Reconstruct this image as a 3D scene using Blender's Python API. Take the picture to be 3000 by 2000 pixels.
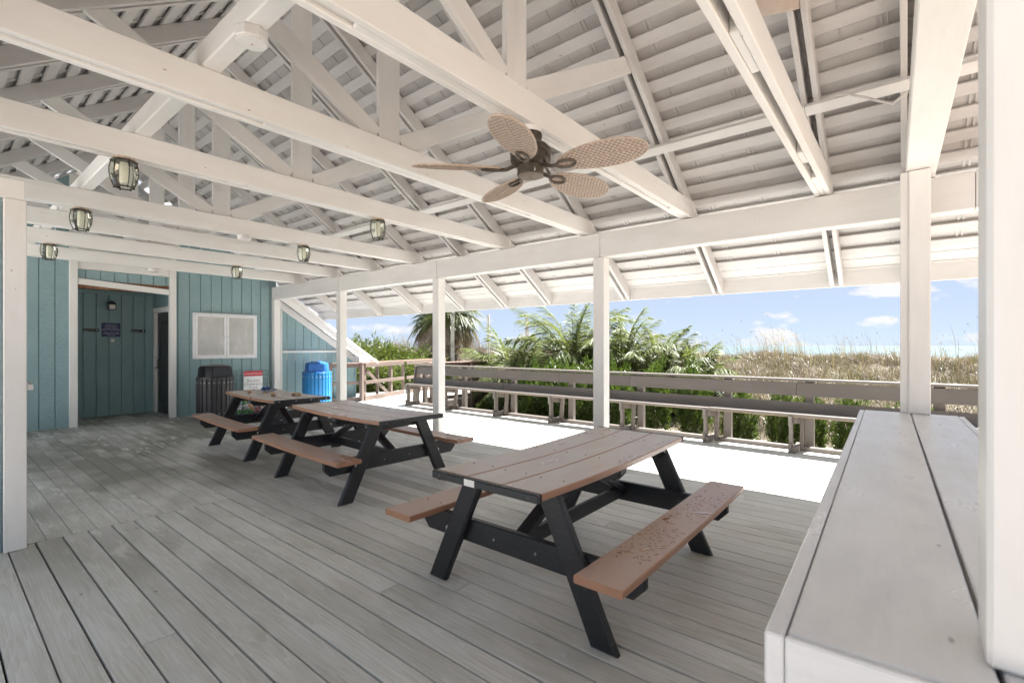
import bpy, bmesh, math, random
import numpy as np
from mathutils import Matrix, Vector, Euler, Quaternion
from mathutils import noise as mnoise

sc = bpy.context.scene
for o in list(bpy.data.objects):
    bpy.data.objects.remove(o)
C = sc.collection
PI = math.pi
R = math.radians

# ------------------------------------------------------------------ camera, sky, sun, exposure
YAW = 39.3
cd = bpy.data.cameras.new('camera')
cam = bpy.data.objects.new('camera', cd)
C.objects.link(cam)
cam.location = (0, 0, 1.46)
cam.rotation_euler = (R(90), 0, R(YAW))
cd.sensor_width = 36.0
cd.lens = 1410.0 / 3000 * 36
cd.shift_y = 0.004
cd.clip_start = 0.05
cd.clip_end = 9000
cd.dof.use_dof = True
cd.dof.focus_distance = 4.5
cd.dof.aperture_fstop = 4.0
sc.camera = cam

SUN = Vector((0.12, 0.55, 1.0)).normalized()
w = bpy.data.worlds.new('World')
sc.world = w
w.use_nodes = True
nt = w.node_tree
nt.nodes.clear()
N = nt.nodes.new
out = N('ShaderNodeOutputWorld')
bg = N('ShaderNodeBackground')
bg.inputs['Strength'].default_value = 0.05
sky = N('ShaderNodeTexSky')
sky.sky_type = 'NISHITA'
sky.sun_disc = False
sky.sun_elevation = math.asin(SUN.z)
sky.sun_rotation = math.atan2(SUN.x, SUN.y)
sky.air_density = 0.26
sky.dust_density = 0.25
sky.ozone_density = 2.0
# small fair weather clouds all round the sky
tc = N('ShaderNodeTexCoord')
mp = N('ShaderNodeMapping')
mp.inputs['Scale'].default_value = (10.0, 10.0, 24.0)
mp.inputs['Location'].default_value = (3.3, 1.2, 0.35)
nz = N('ShaderNodeTexNoise')
nz.inputs['Scale'].default_value = 1.0
nz.inputs['Detail'].default_value = 6.0
nz.inputs['Roughness'].default_value = 0.5
rp = N('ShaderNodeValToRGB')
rp.color_ramp.elements[0].position = 0.535
rp.color_ramp.elements[0].color = (0, 0, 0, 1)
rp.color_ramp.elements[1].position = 0.615
rp.color_ramp.elements[1].color = (0.9, 0.9, 0.9, 1)
mx = N('ShaderNodeMixRGB')
mx.inputs['Color2'].default_value = (3.6, 3.58, 3.55, 1)
lk = nt.links.new
lk(tc.outputs['Generated'], mp.inputs['Vector'])
lk(mp.outputs['Vector'], nz.inputs['Vector'])
lk(nz.outputs['Fac'], rp.inputs['Fac'])
lk(rp.outputs['Color'], mx.inputs['Fac'])
hz = N('ShaderNodeMixRGB')                  # thin even high haze over the clear sky
hz.inputs['Fac'].default_value = 0.86
hz.inputs['Color2'].default_value = (2.25, 2.62, 3.15, 1)
lk(sky.outputs['Color'], hz.inputs['Color1'])
lk(hz.outputs['Color'], mx.inputs['Color1'])
lk(mx.outputs['Color'], bg.inputs['Color'])
lk(bg.outputs['Background'], out.inputs['Surface'])

sd = bpy.data.lights.new('sun', 'SUN')
sd.energy = 5.0
sd.angle = R(0.53)
sd.color = (1.0, 0.98, 0.955)
sun = bpy.data.objects.new('sun', sd)
C.objects.link(sun)
sun.location = (3, 20, 30)
sun.rotation_euler = (-SUN).to_track_quat('-Z', 'Y').to_euler()

sc.view_settings.view_transform = 'Standard'
sc.view_settings.look = 'None'
sc.view_settings.gamma = 1.0
sc.view_settings.use_curve_mapping = False
sc.view_settings.exposure = 2.5
sc.render.engine = 'CYCLES'
sc.cycles.use_denoising = True
sc.cycles.max_bounces = 9
sc.cycles.diffuse_bounces = 6
sc.cycles.transparent_max_bounces = 12
sc.cycles.sample_clamp_indirect = 8.0

# ------------------------------------------------------------------ materials
def new_mat(name):
    m = bpy.data.materials.new(name)
    m.use_nodes = True
    t = m.node_tree
    b = t.nodes['Principled BSDF']
    return m, t, b

def node(t, kind, **kw):
    n = t.nodes.new(kind)
    for k, v in kw.items():
        if k in n.inputs.keys():
            n.inputs[k].default_value = v
        else:
            setattr(n, k, v)
    return n

def ramp(t, src, stops):
    r = t.nodes.new('ShaderNodeValToRGB')
    e = r.color_ramp.elements
    while len(e) < len(stops):
        e.new(0.5)
    for el, (p, c) in zip(e, stops):
        el.position = p
        el.color = c if len(c) == 4 else (*c, 1)
    t.links.new(src, r.inputs['Fac'])
    return r.outputs['Color']

def mixc(t, fac, a, b, mode='MIX'):
    m = t.nodes.new('ShaderNodeMixRGB')
    m.blend_type = mode
    for i, v in ((0, fac), (1, a), (2, b)):
        if isinstance(v, bpy.types.NodeSocket):
            t.links.new(v, m.inputs[i])
        else:
            m.inputs[i].default_value = v if i == 0 else ((*v, 1) if len(v) == 3 else v)
    return m.outputs[0]

def math_n(t, op, a, b=0.0):
    m = t.nodes.new('ShaderNodeMath')
    m.operation = op
    for i, v in ((0, a), (1, b)):
        if isinstance(v, bpy.types.NodeSocket):
            t.links.new(v, m.inputs[i])
        else:
            m.inputs[i].default_value = v
    return m.outputs[0]

def objcoord(t, scale, rand=True):
    """object coordinates (length along local X), shifted at random for every object"""
    tc = node(t, 'ShaderNodeTexCoord')
    v = tc.outputs['Object']
    if rand:
        oi = node(t, 'ShaderNodeObjectInfo')
        s = math_n(t, 'MULTIPLY', oi.outputs['Random'], 61.0)
        a = t.nodes.new('ShaderNodeVectorMath')
        a.operation = 'ADD'
        cb = t.nodes.new('ShaderNodeCombineXYZ')
        t.links.new(s, cb.inputs[0]); t.links.new(s, cb.inputs[1])
        t.links.new(v, a.inputs[0]); t.links.new(cb.outputs[0], a.inputs[1])
        v = a.outputs[0]
    mp = node(t, 'ShaderNodeMapping')
    mp.inputs['Scale'].default_value = scale
    t.links.new(v, mp.inputs['Vector'])
    return mp.outputs['Vector']

def noise(t, vec, scale=1.0, detail=4.0, rough=0.5):
    n = node(t, 'ShaderNodeTexNoise')
    n.inputs['Scale'].default_value = scale
    n.inputs['Detail'].default_value = detail
    n.inputs['Roughness'].default_value = rough
    t.links.new(vec, n.inputs['Vector'])
    return n.outputs['Fac']

def bump(t, b, h, strength=0.2, dist=0.003):
    n = node(t, 'ShaderNodeBump')
    n.inputs['Strength'].default_value = strength
    n.inputs['Distance'].default_value = dist
    t.links.new(h, n.inputs['Height'])
    t.links.new(n.outputs['Normal'], b.inputs['Normal'])

def wpos(t):
    return node(t, 'ShaderNodeNewGeometry').outputs['Position']

def painted(name, c0, c1, rough=0.45, marks=0.0, grain=1.0):
    """brushed paint over timber: slight mottling, grain relief, a few nail holes and scuffs"""
    m, t, b = new_mat(name)
    n1 = noise(t, objcoord(t, (1.3, 5, 5)), 1.0, 5, 0.6)
    col = ramp(t, n1, [(0.32, c1), (0.62, c0)])
    oi = node(t, 'ShaderNodeObjectInfo')
    v = math_n(t, 'MULTIPLY_ADD', oi.outputs['Random'], 0.07)
    v.node.inputs[2].default_value = 0.93
    hsv = node(t, 'ShaderNodeHueSaturation')
    t.links.new(v, hsv.inputs['Value']); t.links.new(col, hsv.inputs['Color'])
    col = hsv.outputs['Color']
    if marks:
        vo = node(t, 'ShaderNodeTexVoronoi')
        vo.inputs['Scale'].default_value = 1.0
        t.links.new(objcoord(t, (5.5, 17, 17)), vo.inputs['Vector'])
        k = ramp(t, vo.outputs['Distance'], [(0.05 * marks, (1, 1, 1)), (0.085 * marks, (0, 0, 0))])
        gate = ramp(t, noise(t, objcoord(t, (2.1, 2.1, 2.1)), 1.0, 1), [(0.5, (0, 0, 0)), (0.56, (1, 1, 1))])
        k = mixc(t, 1.0, k, gate, 'MULTIPLY')
        col = mixc(t, k, col, (0.16, 0.14, 0.12))
    st = ramp(t, noise(t, objcoord(t, (0.9, 7, 7)), 1.0, 6, 0.7), [(0.60, (0, 0, 0)), (0.74, (0.38, 0.38, 0.38))])
    col = mixc(t, st, col, tuple(c * k for c, k in zip(c1, (0.86, 0.80, 0.70))))
    t.links.new(col, b.inputs['Base Color'])
    b.inputs['Roughness'].default_value = rough
    bump(t, b, noise(t, objcoord(t, (4, 90, 90)), 1.0, 4, 0.6), 0.22 * grain, 0.004)
    return m

M = {}
M['white'] = painted('white_paint', (0.86, 0.845, 0.82), (0.80, 0.78, 0.745), 0.42, 0.7, 1.4)
M['white_old'] = painted('weathered_white_paint', (0.79, 0.775, 0.755), (0.72, 0.70, 0.675), 0.5, 0.6)
M['ceiling'] = painted('ceiling_shade_white', (0.62, 0.60, 0.585), (0.55, 0.53, 0.515), 0.5, 1.0)  # white paint toned down, the shade between laths put into the colour
M['sheet'] = painted('sheet_shade_white', (0.54, 0.52, 0.505), (0.49, 0.47, 0.457), 0.4, 0.0, 0.2)  # same white, darkened further for the shade above the laths
def counter_mat():
    m, t, b = new_mat('worn_counter_paint')
    g = noise(t, objcoord(t, (2.0, 34, 34)), 1.0, 6, 0.65)
    bl = noise(t, objcoord(t, (2.6, 6, 6)), 1.0, 7, 0.7)
    col = ramp(t, bl, [(0.30, (0.68, 0.68, 0.68)), (0.5, (0.755, 0.75, 0.745)), (0.7, (0.80, 0.795, 0.785))])
    col = mixc(t, 0.22, col, ramp(t, g, [(0.35, (0.35, 0.35, 0.35)), (0.62, (0.58, 0.58, 0.58))]), 'OVERLAY')
    sc_ = noise(t, objcoord(t, (5, 30, 30)), 1.0, 3, 0.8)
    k = ramp(t, sc_, [(0.70, (0, 0, 0)), (0.76, (0.55, 0.55, 0.55))])
    col = mixc(t, k, col, (0.34, 0.335, 0.33))
    vo = node(t, 'ShaderNodeTexVoronoi')
    vo.inputs['Scale'].default_value = 1.0
    t.links.new(objcoord(t, (3.2, 8.5, 8.5)), vo.inputs['Vector'])
    k2 = ramp(t, vo.outputs['Distance'], [(0.03, (0.7, 0.7, 0.7)), (0.055, (0, 0, 0))])
    col = mixc(t, k2, col, (0.25, 0.245, 0.24))
    t.links.new(col, b.inputs['Base Color'])
    t.links.new(ramp(t, bl, [(0.3, (0.42, 0.42, 0.42)), (0.7, (0.24, 0.24, 0.24))]), b.inputs['Roughness'])
    bump(t, b, math_n(t, 'ADD', math_n(t, 'MULTIPLY', g, 0.6), math_n(t, 'MULTIPLY', bl, 0.6)), 0.45, 0.004)
    return m
M['counter'] = counter_mat()
M['taupe'] = painted('taupe_paint', (0.165, 0.143, 0.126), (0.14, 0.12, 0.105), 0.5, 0.3)
M['railbrown'] = painted('rail_brown_paint', (0.165, 0.122, 0.10), (0.135, 0.098, 0.08), 0.55, 0.4)
M['railcap'] = painted('rail_cap_paint', (0.26, 0.165, 0.13), (0.21, 0.135, 0.105), 0.55, 0.3)
M['rawwood'] = painted('worn_timber', (0.62, 0.53, 0.46), (0.50, 0.40, 0.33), 0.65, 0.6, 1.6)
M['bounce_tan'] = painted('bounce_tan_paint', (0.36, 0.25, 0.15), (0.29, 0.20, 0.115), 0.65, 0.2, 1.6)  # tan of sun bounced off the deck, painted under the bench seat

def siding():
    m, t, b = new_mat('blue_siding_paint')
    n1 = noise(t, objcoord(t, (2, 2.5, 2.5)), 1.0, 4, 0.6)
    fine = noise(t, objcoord(t, (170, 22, 22)), 1.0, 3, 0.7)
    col = ramp(t, n1, [(0.3, (0.245, 0.365, 0.385)), (0.7, (0.29, 0.42, 0.435))])
    col = mixc(t, 0.35, col, ramp(t, fine, [(0.35, (0.25, 0.25, 0.25)), (0.6, (0.62, 0.62, 0.62))]), 'OVERLAY')
    t.links.new(col, b.inputs['Base Color'])
    b.inputs['Roughness'].default_value = 0.6
    bump(t, b, fine, 0.35, 0.004)
    return m
M['siding'] = siding()

def deck(name='deck_wood', base=2.4):
    m, t, b = new_mat(name)
    rings = noise(t, objcoord(t, (0.55, 9, 9)), 1.0, 2, 0.45)
    saw = math_n(t, 'FRACT', math_n(t, 'MULTIPLY', rings, 15.0))
    fine = noise(t, objcoord(t, (3.0, 120, 120)), 1.0, 4, 0.65)
    blot = noise(t, objcoord(t, (1.4, 4.0, 4.0)), 1.0, 5, 0.6)
    k = base
    col = ramp(t, blot, [(0.28, (0.228 * k, 0.223 * k, 0.203 * k)), (0.5, (0.267 * k, 0.264 * k, 0.250 * k)), (0.74, (0.292 * k, 0.293 * k, 0.290 * k))])
    col = mixc(t, 0.34, col, ramp(t, saw, [(0.0, (0.30, 0.30, 0.30)), (0.75, (0.52, 0.52, 0.52)), (1.0, (0.75, 0.75, 0.75))]), 'OVERLAY')
    col = mixc(t, 0.46, col, ramp(t, fine, [(0.3, (0.28, 0.28, 0.28)), (0.66, (0.68, 0.68, 0.68))]), 'OVERLAY')
    oi = node(t, 'ShaderNodeObjectInfo')
    v = math_n(t, 'MULTIPLY_ADD', oi.outputs['Random'], 0.13)
    v.node.inputs[2].default_value = 0.93
    hsv = node(t, 'ShaderNodeHueSaturation')
    t.links.new(v, hsv.inputs['Value']); t.links.new(col, hsv.inputs['Color'])
    col = hsv.outputs['Color']
    # worn dirt and pale scuffs left by people walking to the restrooms, in the wood itself
    oi2 = node(t, 'ShaderNodeObjectInfo')
    cbx = t.nodes.new('ShaderNodeCombineXYZ')
    t.links.new(math_n(t, 'MULTIPLY', oi2.outputs['Random'], 0.9), cbx.inputs[0])
    t.links.new(math_n(t, 'MULTIPLY', oi2.outputs['Random'], -0.7), cbx.inputs[2])
    va = t.nodes.new('ShaderNodeVectorMath')
    va.operation = 'ADD'
    t.links.new(wpos(t), va.inputs[0]); t.links.new(cbx.outputs[0], va.inputs[1])
    p = va.outputs[0]
    sx = node(t, 'ShaderNodeSeparateXYZ')
    t.links.new(p, sx.inputs[0])
    walked = ramp(t, math_n(t, 'MULTIPLY', sx.outputs[0], -0.1), [(0.30, (0.22, 0.22, 0.22)), (0.58, (1, 1, 1))])
    big = noise(t, p, 0.55, 3, 0.55)
    dirt = ramp(t, big, [(0.43, (0, 0, 0)), (0.60, (0.9, 0.9, 0.9))])
    col = mixc(t, mixc(t, 1.0, dirt, walked, 'MULTIPLY'), col, (0.235, 0.225, 0.19))
    mpn = node(t, 'ShaderNodeMapping')
    mpn.inputs['Rotation'].default_value = (0, 0, R(-38))
    mpn.inputs['Scale'].default_value = (2.6, 9.0, 2.0)
    t.links.new(p, mpn.inputs['Vector'])
    scf = ramp(t, noise(t, mpn.outputs['Vector'], 1.0, 8, 0.72), [(0.53, (0, 0, 0)), (0.63, (0.9, 0.9, 0.9))])
    gate = ramp(t, noise(t, p, 0.42, 2, 0.5), [(0.45, (0, 0, 0)), (0.6, (1, 1, 1))])
    gate = mixc(t, 1.0, gate, walked, 'MULTIPLY')
    col = mixc(t, mixc(t, 1.0, scf, gate, 'MULTIPLY'), col, (0.78, 0.77, 0.72))
    spk = node(t, 'ShaderNodeTexVoronoi')
    spk.inputs['Scale'].default_value = 5.5
    t.links.new(p, spk.inputs['Vector'])
    ks = ramp(t, spk.outputs['Distance'], [(0.035, (0.8, 0.8, 0.8)), (0.06, (0, 0, 0))])
    kg = ramp(t, noise(t, p, 2.2, 1, 0.5), [(0.52, (0, 0, 0)), (0.58, (1, 1, 1))])
    col = mixc(t, mixc(t, 1.0, ks, kg, 'MULTIPLY'), col, (0.10, 0.085, 0.06))
    t.links.new(col, b.inputs['Base Color'])
    b.inputs['Roughness'].default_value = 0.55
    hgt = math_n(t, 'ADD', math_n(t, 'MULTIPLY', fine, 0.6), math_n(t, 'MULTIPLY', saw, 0.4))
    bump(t, b, hgt, 0.30, 0.004)
    return m
M['deck'] = deck()

def lumber_black():
    m, t, b = new_mat('black_recycled_lumber')
    s = noise(t, objcoord(t, (60, 60, 60)), 1.0, 3, 0.75)
    col = ramp(t, s, [(0.35, (0.010, 0.011, 0.014)), (0.62, (0.020, 0.021, 0.025)), (0.78, (0.055, 0.055, 0.06))])
    t.links.new(col, b.inputs['Base Color'])
    b.inputs['Roughness'].default_value = 0.42
    bump(t, b, noise(t, objcoord(t, (14, 150, 150)), 1.0, 4, 0.65), 0.3, 0.003)
    return m
M['black'] = lumber_black()

def lumber_brown(name, dust_sheen):
    m, t, b = new_mat(name)
    blot = noise(t, objcoord(t, (2.2, 5, 5)), 1.0, 4, 0.5)
    fine = noise(t, objcoord(t, (10, 160, 160)), 1.0, 4, 0.7)
    col = ramp(t, fine, [(0.3, (0.33, 0.165, 0.10)), (0.7, (0.42, 0.225, 0.14))])
    # a dusty salt film, greyed further on upward faces to paint in sky sheen
    up = node(t, 'ShaderNodeSeparateXYZ')
    t.links.new(node(t, 'ShaderNodeNewGeometry').outputs['Normal'], up.inputs[0])
    d = ramp(t, blot, [(0.15, (0.2 * dust_sheen,) * 3), (0.75, (0.95 * dust_sheen,) * 3)])
    k = math_n(t, 'MULTIPLY', math_n(t, 'GREATER_THAN', up.outputs[2], 0.8), d)
    col = mixc(t, k, col, (0.58, 0.55, 0.535))
    t.links.new(col, b.inputs['Base Color'])
    t.links.new(ramp(t, blot, [(0.3, (0.24, 0.24, 0.24)), (0.7, (0.42, 0.42, 0.42))]), b.inputs['Roughness'])
    bump(t, b, fine, 0.2, 0.002)
    return m
M['brown'] = lumber_brown('brown_recycled_lumber', 1.0)
M['seat'] = lumber_brown('seat_brown_recycled_lumber', 0.45)

def plain(name, col, rough=0.5, metal=0.0, var=0.12, scale=9.0, bmp=0.0, spec=None):
    m, t, b = new_mat(name)
    n1 = noise(t, objcoord(t, (scale, scale, scale)), 1.0, 4, 0.6)
    lo = tuple(c * (1 - var) for c in col)
    hi = tuple(min(1, c * (1 + var)) for c in col)
    t.links.new(ramp(t, n1, [(0.3, lo), (0.7, hi)]), b.inputs['Base Color'])
    b.inputs['Roughness'].default_value = rough
    b.inputs['Metallic'].default_value = metal
    if spec is not None:
        b.inputs['Specular IOR Level'].default_value = spec
    if bmp:
        bump(t, b, n1, bmp, 0.003)
    return m
M['bronze'] = plain('fan_bronze', (0.085, 0.068, 0.052), 0.5, 0.35, 0.45, 22)
M['bronze_dust'] = plain('dusty_fan_bronze', (0.20, 0.165, 0.125), 0.6, 0.1, 0.2, 30)
M['rattan'] = plain('rattan', (0.62, 0.52, 0.44), 0.55, 0, 0.12, 25)
M['rattan_line'] = plain('rattan_weave', (0.33, 0.25, 0.19), 0.6, 0, 0.2, 40)
M['rattan_edge'] = plain('rattan_rim', (0.48, 0.38, 0.30), 0.6, 0, 0.2, 40)
M['lantern_metal'] = plain('lantern_metal', (0.055, 0.052, 0.042), 0.5, 0.4, 0.4, 30)
M['lantern_rust'] = plain('lantern_crust', (0.50, 0.40, 0.30), 0.8, 0, 0.45, 30)
M['milk'] = plain('milk_glass', (0.80, 0.78, 0.70), 0.25, 0, 0.05, 10)
M['plastic_white'] = plain('white_plastic', (0.78, 0.765, 0.74), 0.35, 0, 0.05, 10)
M['case_white'] = plain('white_enamel', (0.82, 0.82, 0.84), 0.3, 0, 0.03, 10)
M['door_dark'] = plain('dark_door_paint', (0.035, 0.033, 0.034), 0.35, 0, 0.2, 12)
M['steel'] = plain('steel', (0.55, 0.55, 0.55), 0.3, 0.9, 0.1, 20)
M['black_plastic'] = plain('black_plastic', (0.016, 0.016, 0.018), 0.28, 0, 0.25, 15)
M['black_slat'] = plain('black_slat', (0.045, 0.042, 0.046), 0.45, 0, 0.25, 15)
M['blue_plastic'] = plain('blue_plastic', (0.025, 0.13, 0.42), 0.25, 0, 0.1, 6)
M['blue_slat'] = plain('blue_slat', (0.02, 0.19, 0.46), 0.4, 0, 0.12, 8)
M['bolt'] = plain('bolt_steel', (0.6, 0.6, 0.6), 0.35, 0.8, 0.2, 20)
M['screw'] = plain('dull_screw', (0.22, 0.17, 0.14), 0.5, 0.3, 0.3, 20)
M['navy'] = plain('navy_sign_face', (0.017, 0.026, 0.115), 0.5, 0, 0.1, 9)
M['print_white'] = plain('white_print', (0.62, 0.62, 0.66), 0.5, 0, 0.03, 9)
M['print_grey'] = plain('grey_print', (0.27, 0.27, 0.30), 0.5, 0, 0.05, 9)
M['plaque'] = plain('dark_plaque', (0.035, 0.034, 0.030), 0.4, 0, 0.15, 12)
M['sign_red'] = plain('red_sign_band', (0.55, 0.025, 0.05), 0.4, 0, 0.08, 9)
M['sign_white'] = plain('white_sign_face', (0.80, 0.80, 0.81), 0.4, 0, 0.03, 9)
M['wire'] = plain('grey_green_wire', (0.14, 0.19, 0.19), 0.5, 0.3, 0.15, 9)
M['pole'] = plain('grey_weathered_pole', (0.36, 0.34, 0.30), 0.8, 0, 0.25, 6, 0.3)
M['bark'] = plain('palm_bark', (0.10, 0.078, 0.058), 0.9, 0, 0.5, 18, 0.6)
M['twig'] = plain('bare_twig', (0.20, 0.165, 0.135), 0.9, 0, 0.3, 12)
M['dry_frond'] = plain('dry_frond', (0.34, 0.25, 0.165), 0.7, 0, 0.3, 7)
M['shell'] = plain('sea_shell', (0.72, 0.64, 0.55), 0.35, 0, 0.2, 40)
M['shell_dark'] = plain('brown_sea_shell', (0.42, 0.27, 0.16), 0.4, 0, 0.4, 60)
M['roofmetal'] = plain('roof_outer_metal', (0.62, 0.62, 0.64), 0.35, 0.2, 0.05, 3)
M['cable'] = plain('pale_cable', (0.66, 0.63, 0.60), 0.5, 0, 0.1, 9)
M['rotwood'] = plain('rotten_brown_wood', (0.20, 0.095, 0.045), 0.8, 0, 0.6, 25, 0.5)
M['dark_gap'] = plain('weathered_joist', (0.05, 0.045, 0.04), 0.9, 0, 0.3, 6)
M['goggle'] = plain('blue_goggle_plastic', (0.02, 0.07, 0.24), 0.15, 0, 0.2, 20)

def glass(name, tint, fac=0.22, rough=0.05):
    m, t, b = new_mat(name)
    t.nodes.remove(b)
    tr = node(t, 'ShaderNodeBsdfTransparent')
    tr.inputs['Color'].default_value = (*tint, 1)
    gl = node(t, 'ShaderNodeBsdfGlossy')
    gl.inputs['Roughness'].default_value = rough
    df = node(t, 'ShaderNodeBsdfDiffuse')
    df.inputs['Color'].default_value = (*[min(1, c) for c in tint], 1)
    fr = node(t, 'ShaderNodeFresnel')
    mx0 = node(t, 'ShaderNodeMixShader')
    mx0.inputs[0].default_value = fac
    mx1 = node(t, 'ShaderNodeMixShader')
    L = t.links.new
    L(tr.outputs[0], mx0.inputs[1]); L(df.outputs[0], mx0.inputs[2])
    L(fr.outputs[0], mx1.inputs[0]); L(mx0.outputs[0], mx1.inputs[1]); L(gl.outputs[0], mx1.inputs[2])
    L(mx1.outputs[0], t.nodes['Material Output'].inputs['Surface'])
    return m
M['glass'] = glass('lantern_glass', (0.95, 0.97, 0.90), 0.07)

def case_glass():
    m, t, b = new_mat('clouded_acrylic')
    n1 = noise(t, objcoord(t, (3, 2.2, 6)), 1.0, 5, 0.65)
    t.links.new(ramp(t, n1, [(0.3, (0.47, 0.465, 0.44)), (0.6, (0.57, 0.56, 0.535)), (0.75, (0.68, 0.67, 0.63))]), b.inputs['Base Color'])
    b.inputs['Roughness'].default_value = 0.12
    b.inputs['Specular IOR Level'].default_value = 0.6
    return m
M['acrylic'] = case_glass()

def water_mat():
    m, t, b = new_mat('rain_water_film')
    b.inputs['Base Color'].default_value = (0.33, 0.17, 0.10, 1)
    b.inputs['Roughness'].default_value = 0.06
    b.inputs['IOR'].default_value = 1.33
    b.inputs['Coat Weight'].default_value = 1.0
    return m
M['water'] = water_mat()

def leaf(name, lo, hi, trans=0.35, gloss=0.35, thru=(1.25, 1.3, 0.7)):
    """foliage: every leaf has its own tone through the attribute 'tone'"""
    m, t, b = new_mat(name)
    at = node(t, 'ShaderNodeAttribute', attribute_name='tone')
    col = ramp(t, at.outputs['Fac'], [(0.0, lo), (1.0, hi)])
    t.links.new(col, b.inputs['Base Color'])
    b.inputs['Roughness'].default_value = 0.42
    b.inputs['Specular IOR Level'].default_value = gloss
    tl = node(t, 'ShaderNodeBsdfTranslucent')
    t.links.new(mixc(t, 1.0, col, thru, 'MULTIPLY'), tl.inputs['Color'])
    mxs = node(t, 'ShaderNodeMixShader')
    mxs.inputs[0].default_value = trans
    t.links.new(b.outputs[0], mxs.inputs[1]); t.links.new(tl.outputs[0], mxs.inputs[2])
    t.links.new(mxs.outputs[0], t.nodes['Material Output'].inputs['Surface'])
    return m
M['shrub'] = leaf('shrub_leaves', (0.022, 0.042, 0.011), (0.095, 0.14, 0.026))
M['hedge'] = leaf('hedge_leaves', (0.03, 0.045, 0.014), (0.13, 0.16, 0.032), 0.35)
M['pindo'] = leaf('feather_palm_leaves', (0.045, 0.07, 0.025), (0.145, 0.165, 0.07), 0.35, 0.25)
M['fan_leaf'] = leaf('fan_palm_leaves', (0.035, 0.055, 0.015), (0.105, 0.12, 0.035), 0.3, 0.4)
M['dead_leaf'] = leaf('dead_palm_leaves', (0.08, 0.05, 0.03), (0.20, 0.155, 0.11), 0.25, 0.2)
M['grass_dry'] = leaf('dry_dune_grass', (0.085, 0.066, 0.046), (0.26, 0.222, 0.17), 0.25, 0.3, (1, 0.95, 0.85))
M['grass_green'] = leaf('olive_dune_grass', (0.065, 0.063, 0.03), (0.175, 0.16, 0.08), 0.3, 0.2, (1, 1, 0.8))
M['oats'] = leaf('sea_oat_stalks', (0.16, 0.12, 0.075), (0.36, 0.28, 0.18), 0.2, 0.2)

def ground_mat():
    m, t, b = new_mat('sand_and_mulch')
    p = wpos(t)
    n1 = noise(t, p, 9.0, 7, 0.7)
    n2 = noise(t, p, 0.5, 4, 0.5)
    col = ramp(t, n1, [(0.3, (0.15, 0.105, 0.082)), (0.5, (0.27, 0.21, 0.175)), (0.7, (0.42, 0.36, 0.315))])
    col = mixc(t, ramp(t, n2, [(0.45, (0, 0, 0)), (0.65, (0.7, 0.7, 0.7))]), col, (0.46, 0.41, 0.33))
    t.links.new(col, b.inputs['Base Color'])
    b.inputs['Roughness'].default_value = 0.95
    bump(t, b, n1, 0.8, 0.03)
    return m
M['ground'] = ground_mat()

def dune_mat():
    m, t, b = new_mat('dune_thatch')
    p = wpos(t)
    n1 = noise(t, p, 6.0, 7, 0.75)
    n2 = noise(t, p, 0.35, 3, 0.5)
    col = ramp(t, n1, [(0.3, (0.06, 0.045, 0.032)), (0.5, (0.13, 0.105, 0.075)), (0.7, (0.22, 0.185, 0.14))])
    col = mixc(t, ramp(t, n2, [(0.45, (0, 0, 0)), (0.62, (0.5, 0.5, 0.5))]), col, (0.10, 0.09, 0.045))
    t.links.new(col, b.inputs['Base Color'])
    b.inputs['Roughness'].default_value = 0.95
    bump(t, b, n1, 1.0, 0.08)
    return m
M['dune'] = dune_mat()

def sea_mat():
    m, t, b = new_mat('sea_water')
    p = wpos(t)
    mp = node(t, 'ShaderNodeMapping')
    mp.inputs['Scale'].default_value = (0.03, 0.2, 1)
    t.links.new(p, mp.inputs['Vector'])
    n1 = noise(t, mp.outputs['Vector'], 1.0, 5, 0.6)
    t.links.new(ramp(t, n1, [(0.35, (0.035, 0.065, 0.075)), (0.65, (0.06, 0.095, 0.10))]), b.inputs['Base Color'])
    b.inputs['Roughness'].default_value = 0.35
    b.inputs['Specular IOR Level'].default_value = 0.3
    bump(t, b, n1, 0.8, 0.6)
    return m
M['sea'] = sea_mat()

def can_mat(name, a, bcol):
    m, t, b = new_mat(name)
    n1 = noise(t, objcoord(t, (16, 16, 22)), 1.0, 3, 0.6)
    t.links.new(ramp(t, n1, [(0.46, a), (0.54, bcol)]), b.inputs['Base Color'])
    b.inputs['Metallic'].default_value = 0.55
    b.inputs['Roughness'].default_value = 0.3
    return m

# ------------------------------------------------------------------ object helpers
def tag(o, label=None, cat=None, group=None, kind=None):
    if label: o['label'] = label
    if cat: o['category'] = cat
    if group: o['group'] = group
    if kind: o['kind'] = kind
    return o

def empty(name, loc=(0, 0, 0), rz=0.0, label=None, cat=None, group=None):
    o = bpy.data.objects.new(name, None)
    o.empty_display_size = 0.1
    C.objects.link(o)
    o.location = loc
    o.rotation_euler = (0, 0, rz)
    return tag(o, label, cat, group)

def put(name, me, parent=None, mtx=None, kind=None):
    o = bpy.data.objects.new(name, me)
    C.objects.link(o)
    if parent is not None:
        o.parent = parent
    if mtx is not None:
        o.matrix_basis = mtx
    if kind:
        o['kind'] = kind
    return o

def kids(o):
    return [c for c in bpy.data.objects if c.parent is o]

def copy_tree(o, parent=None):
    c = o.copy()
    C.objects.link(c)
    if parent is not None:
        c.parent = parent
    for ch in kids(o):
        copy_tree(ch, c)
    return c

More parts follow.
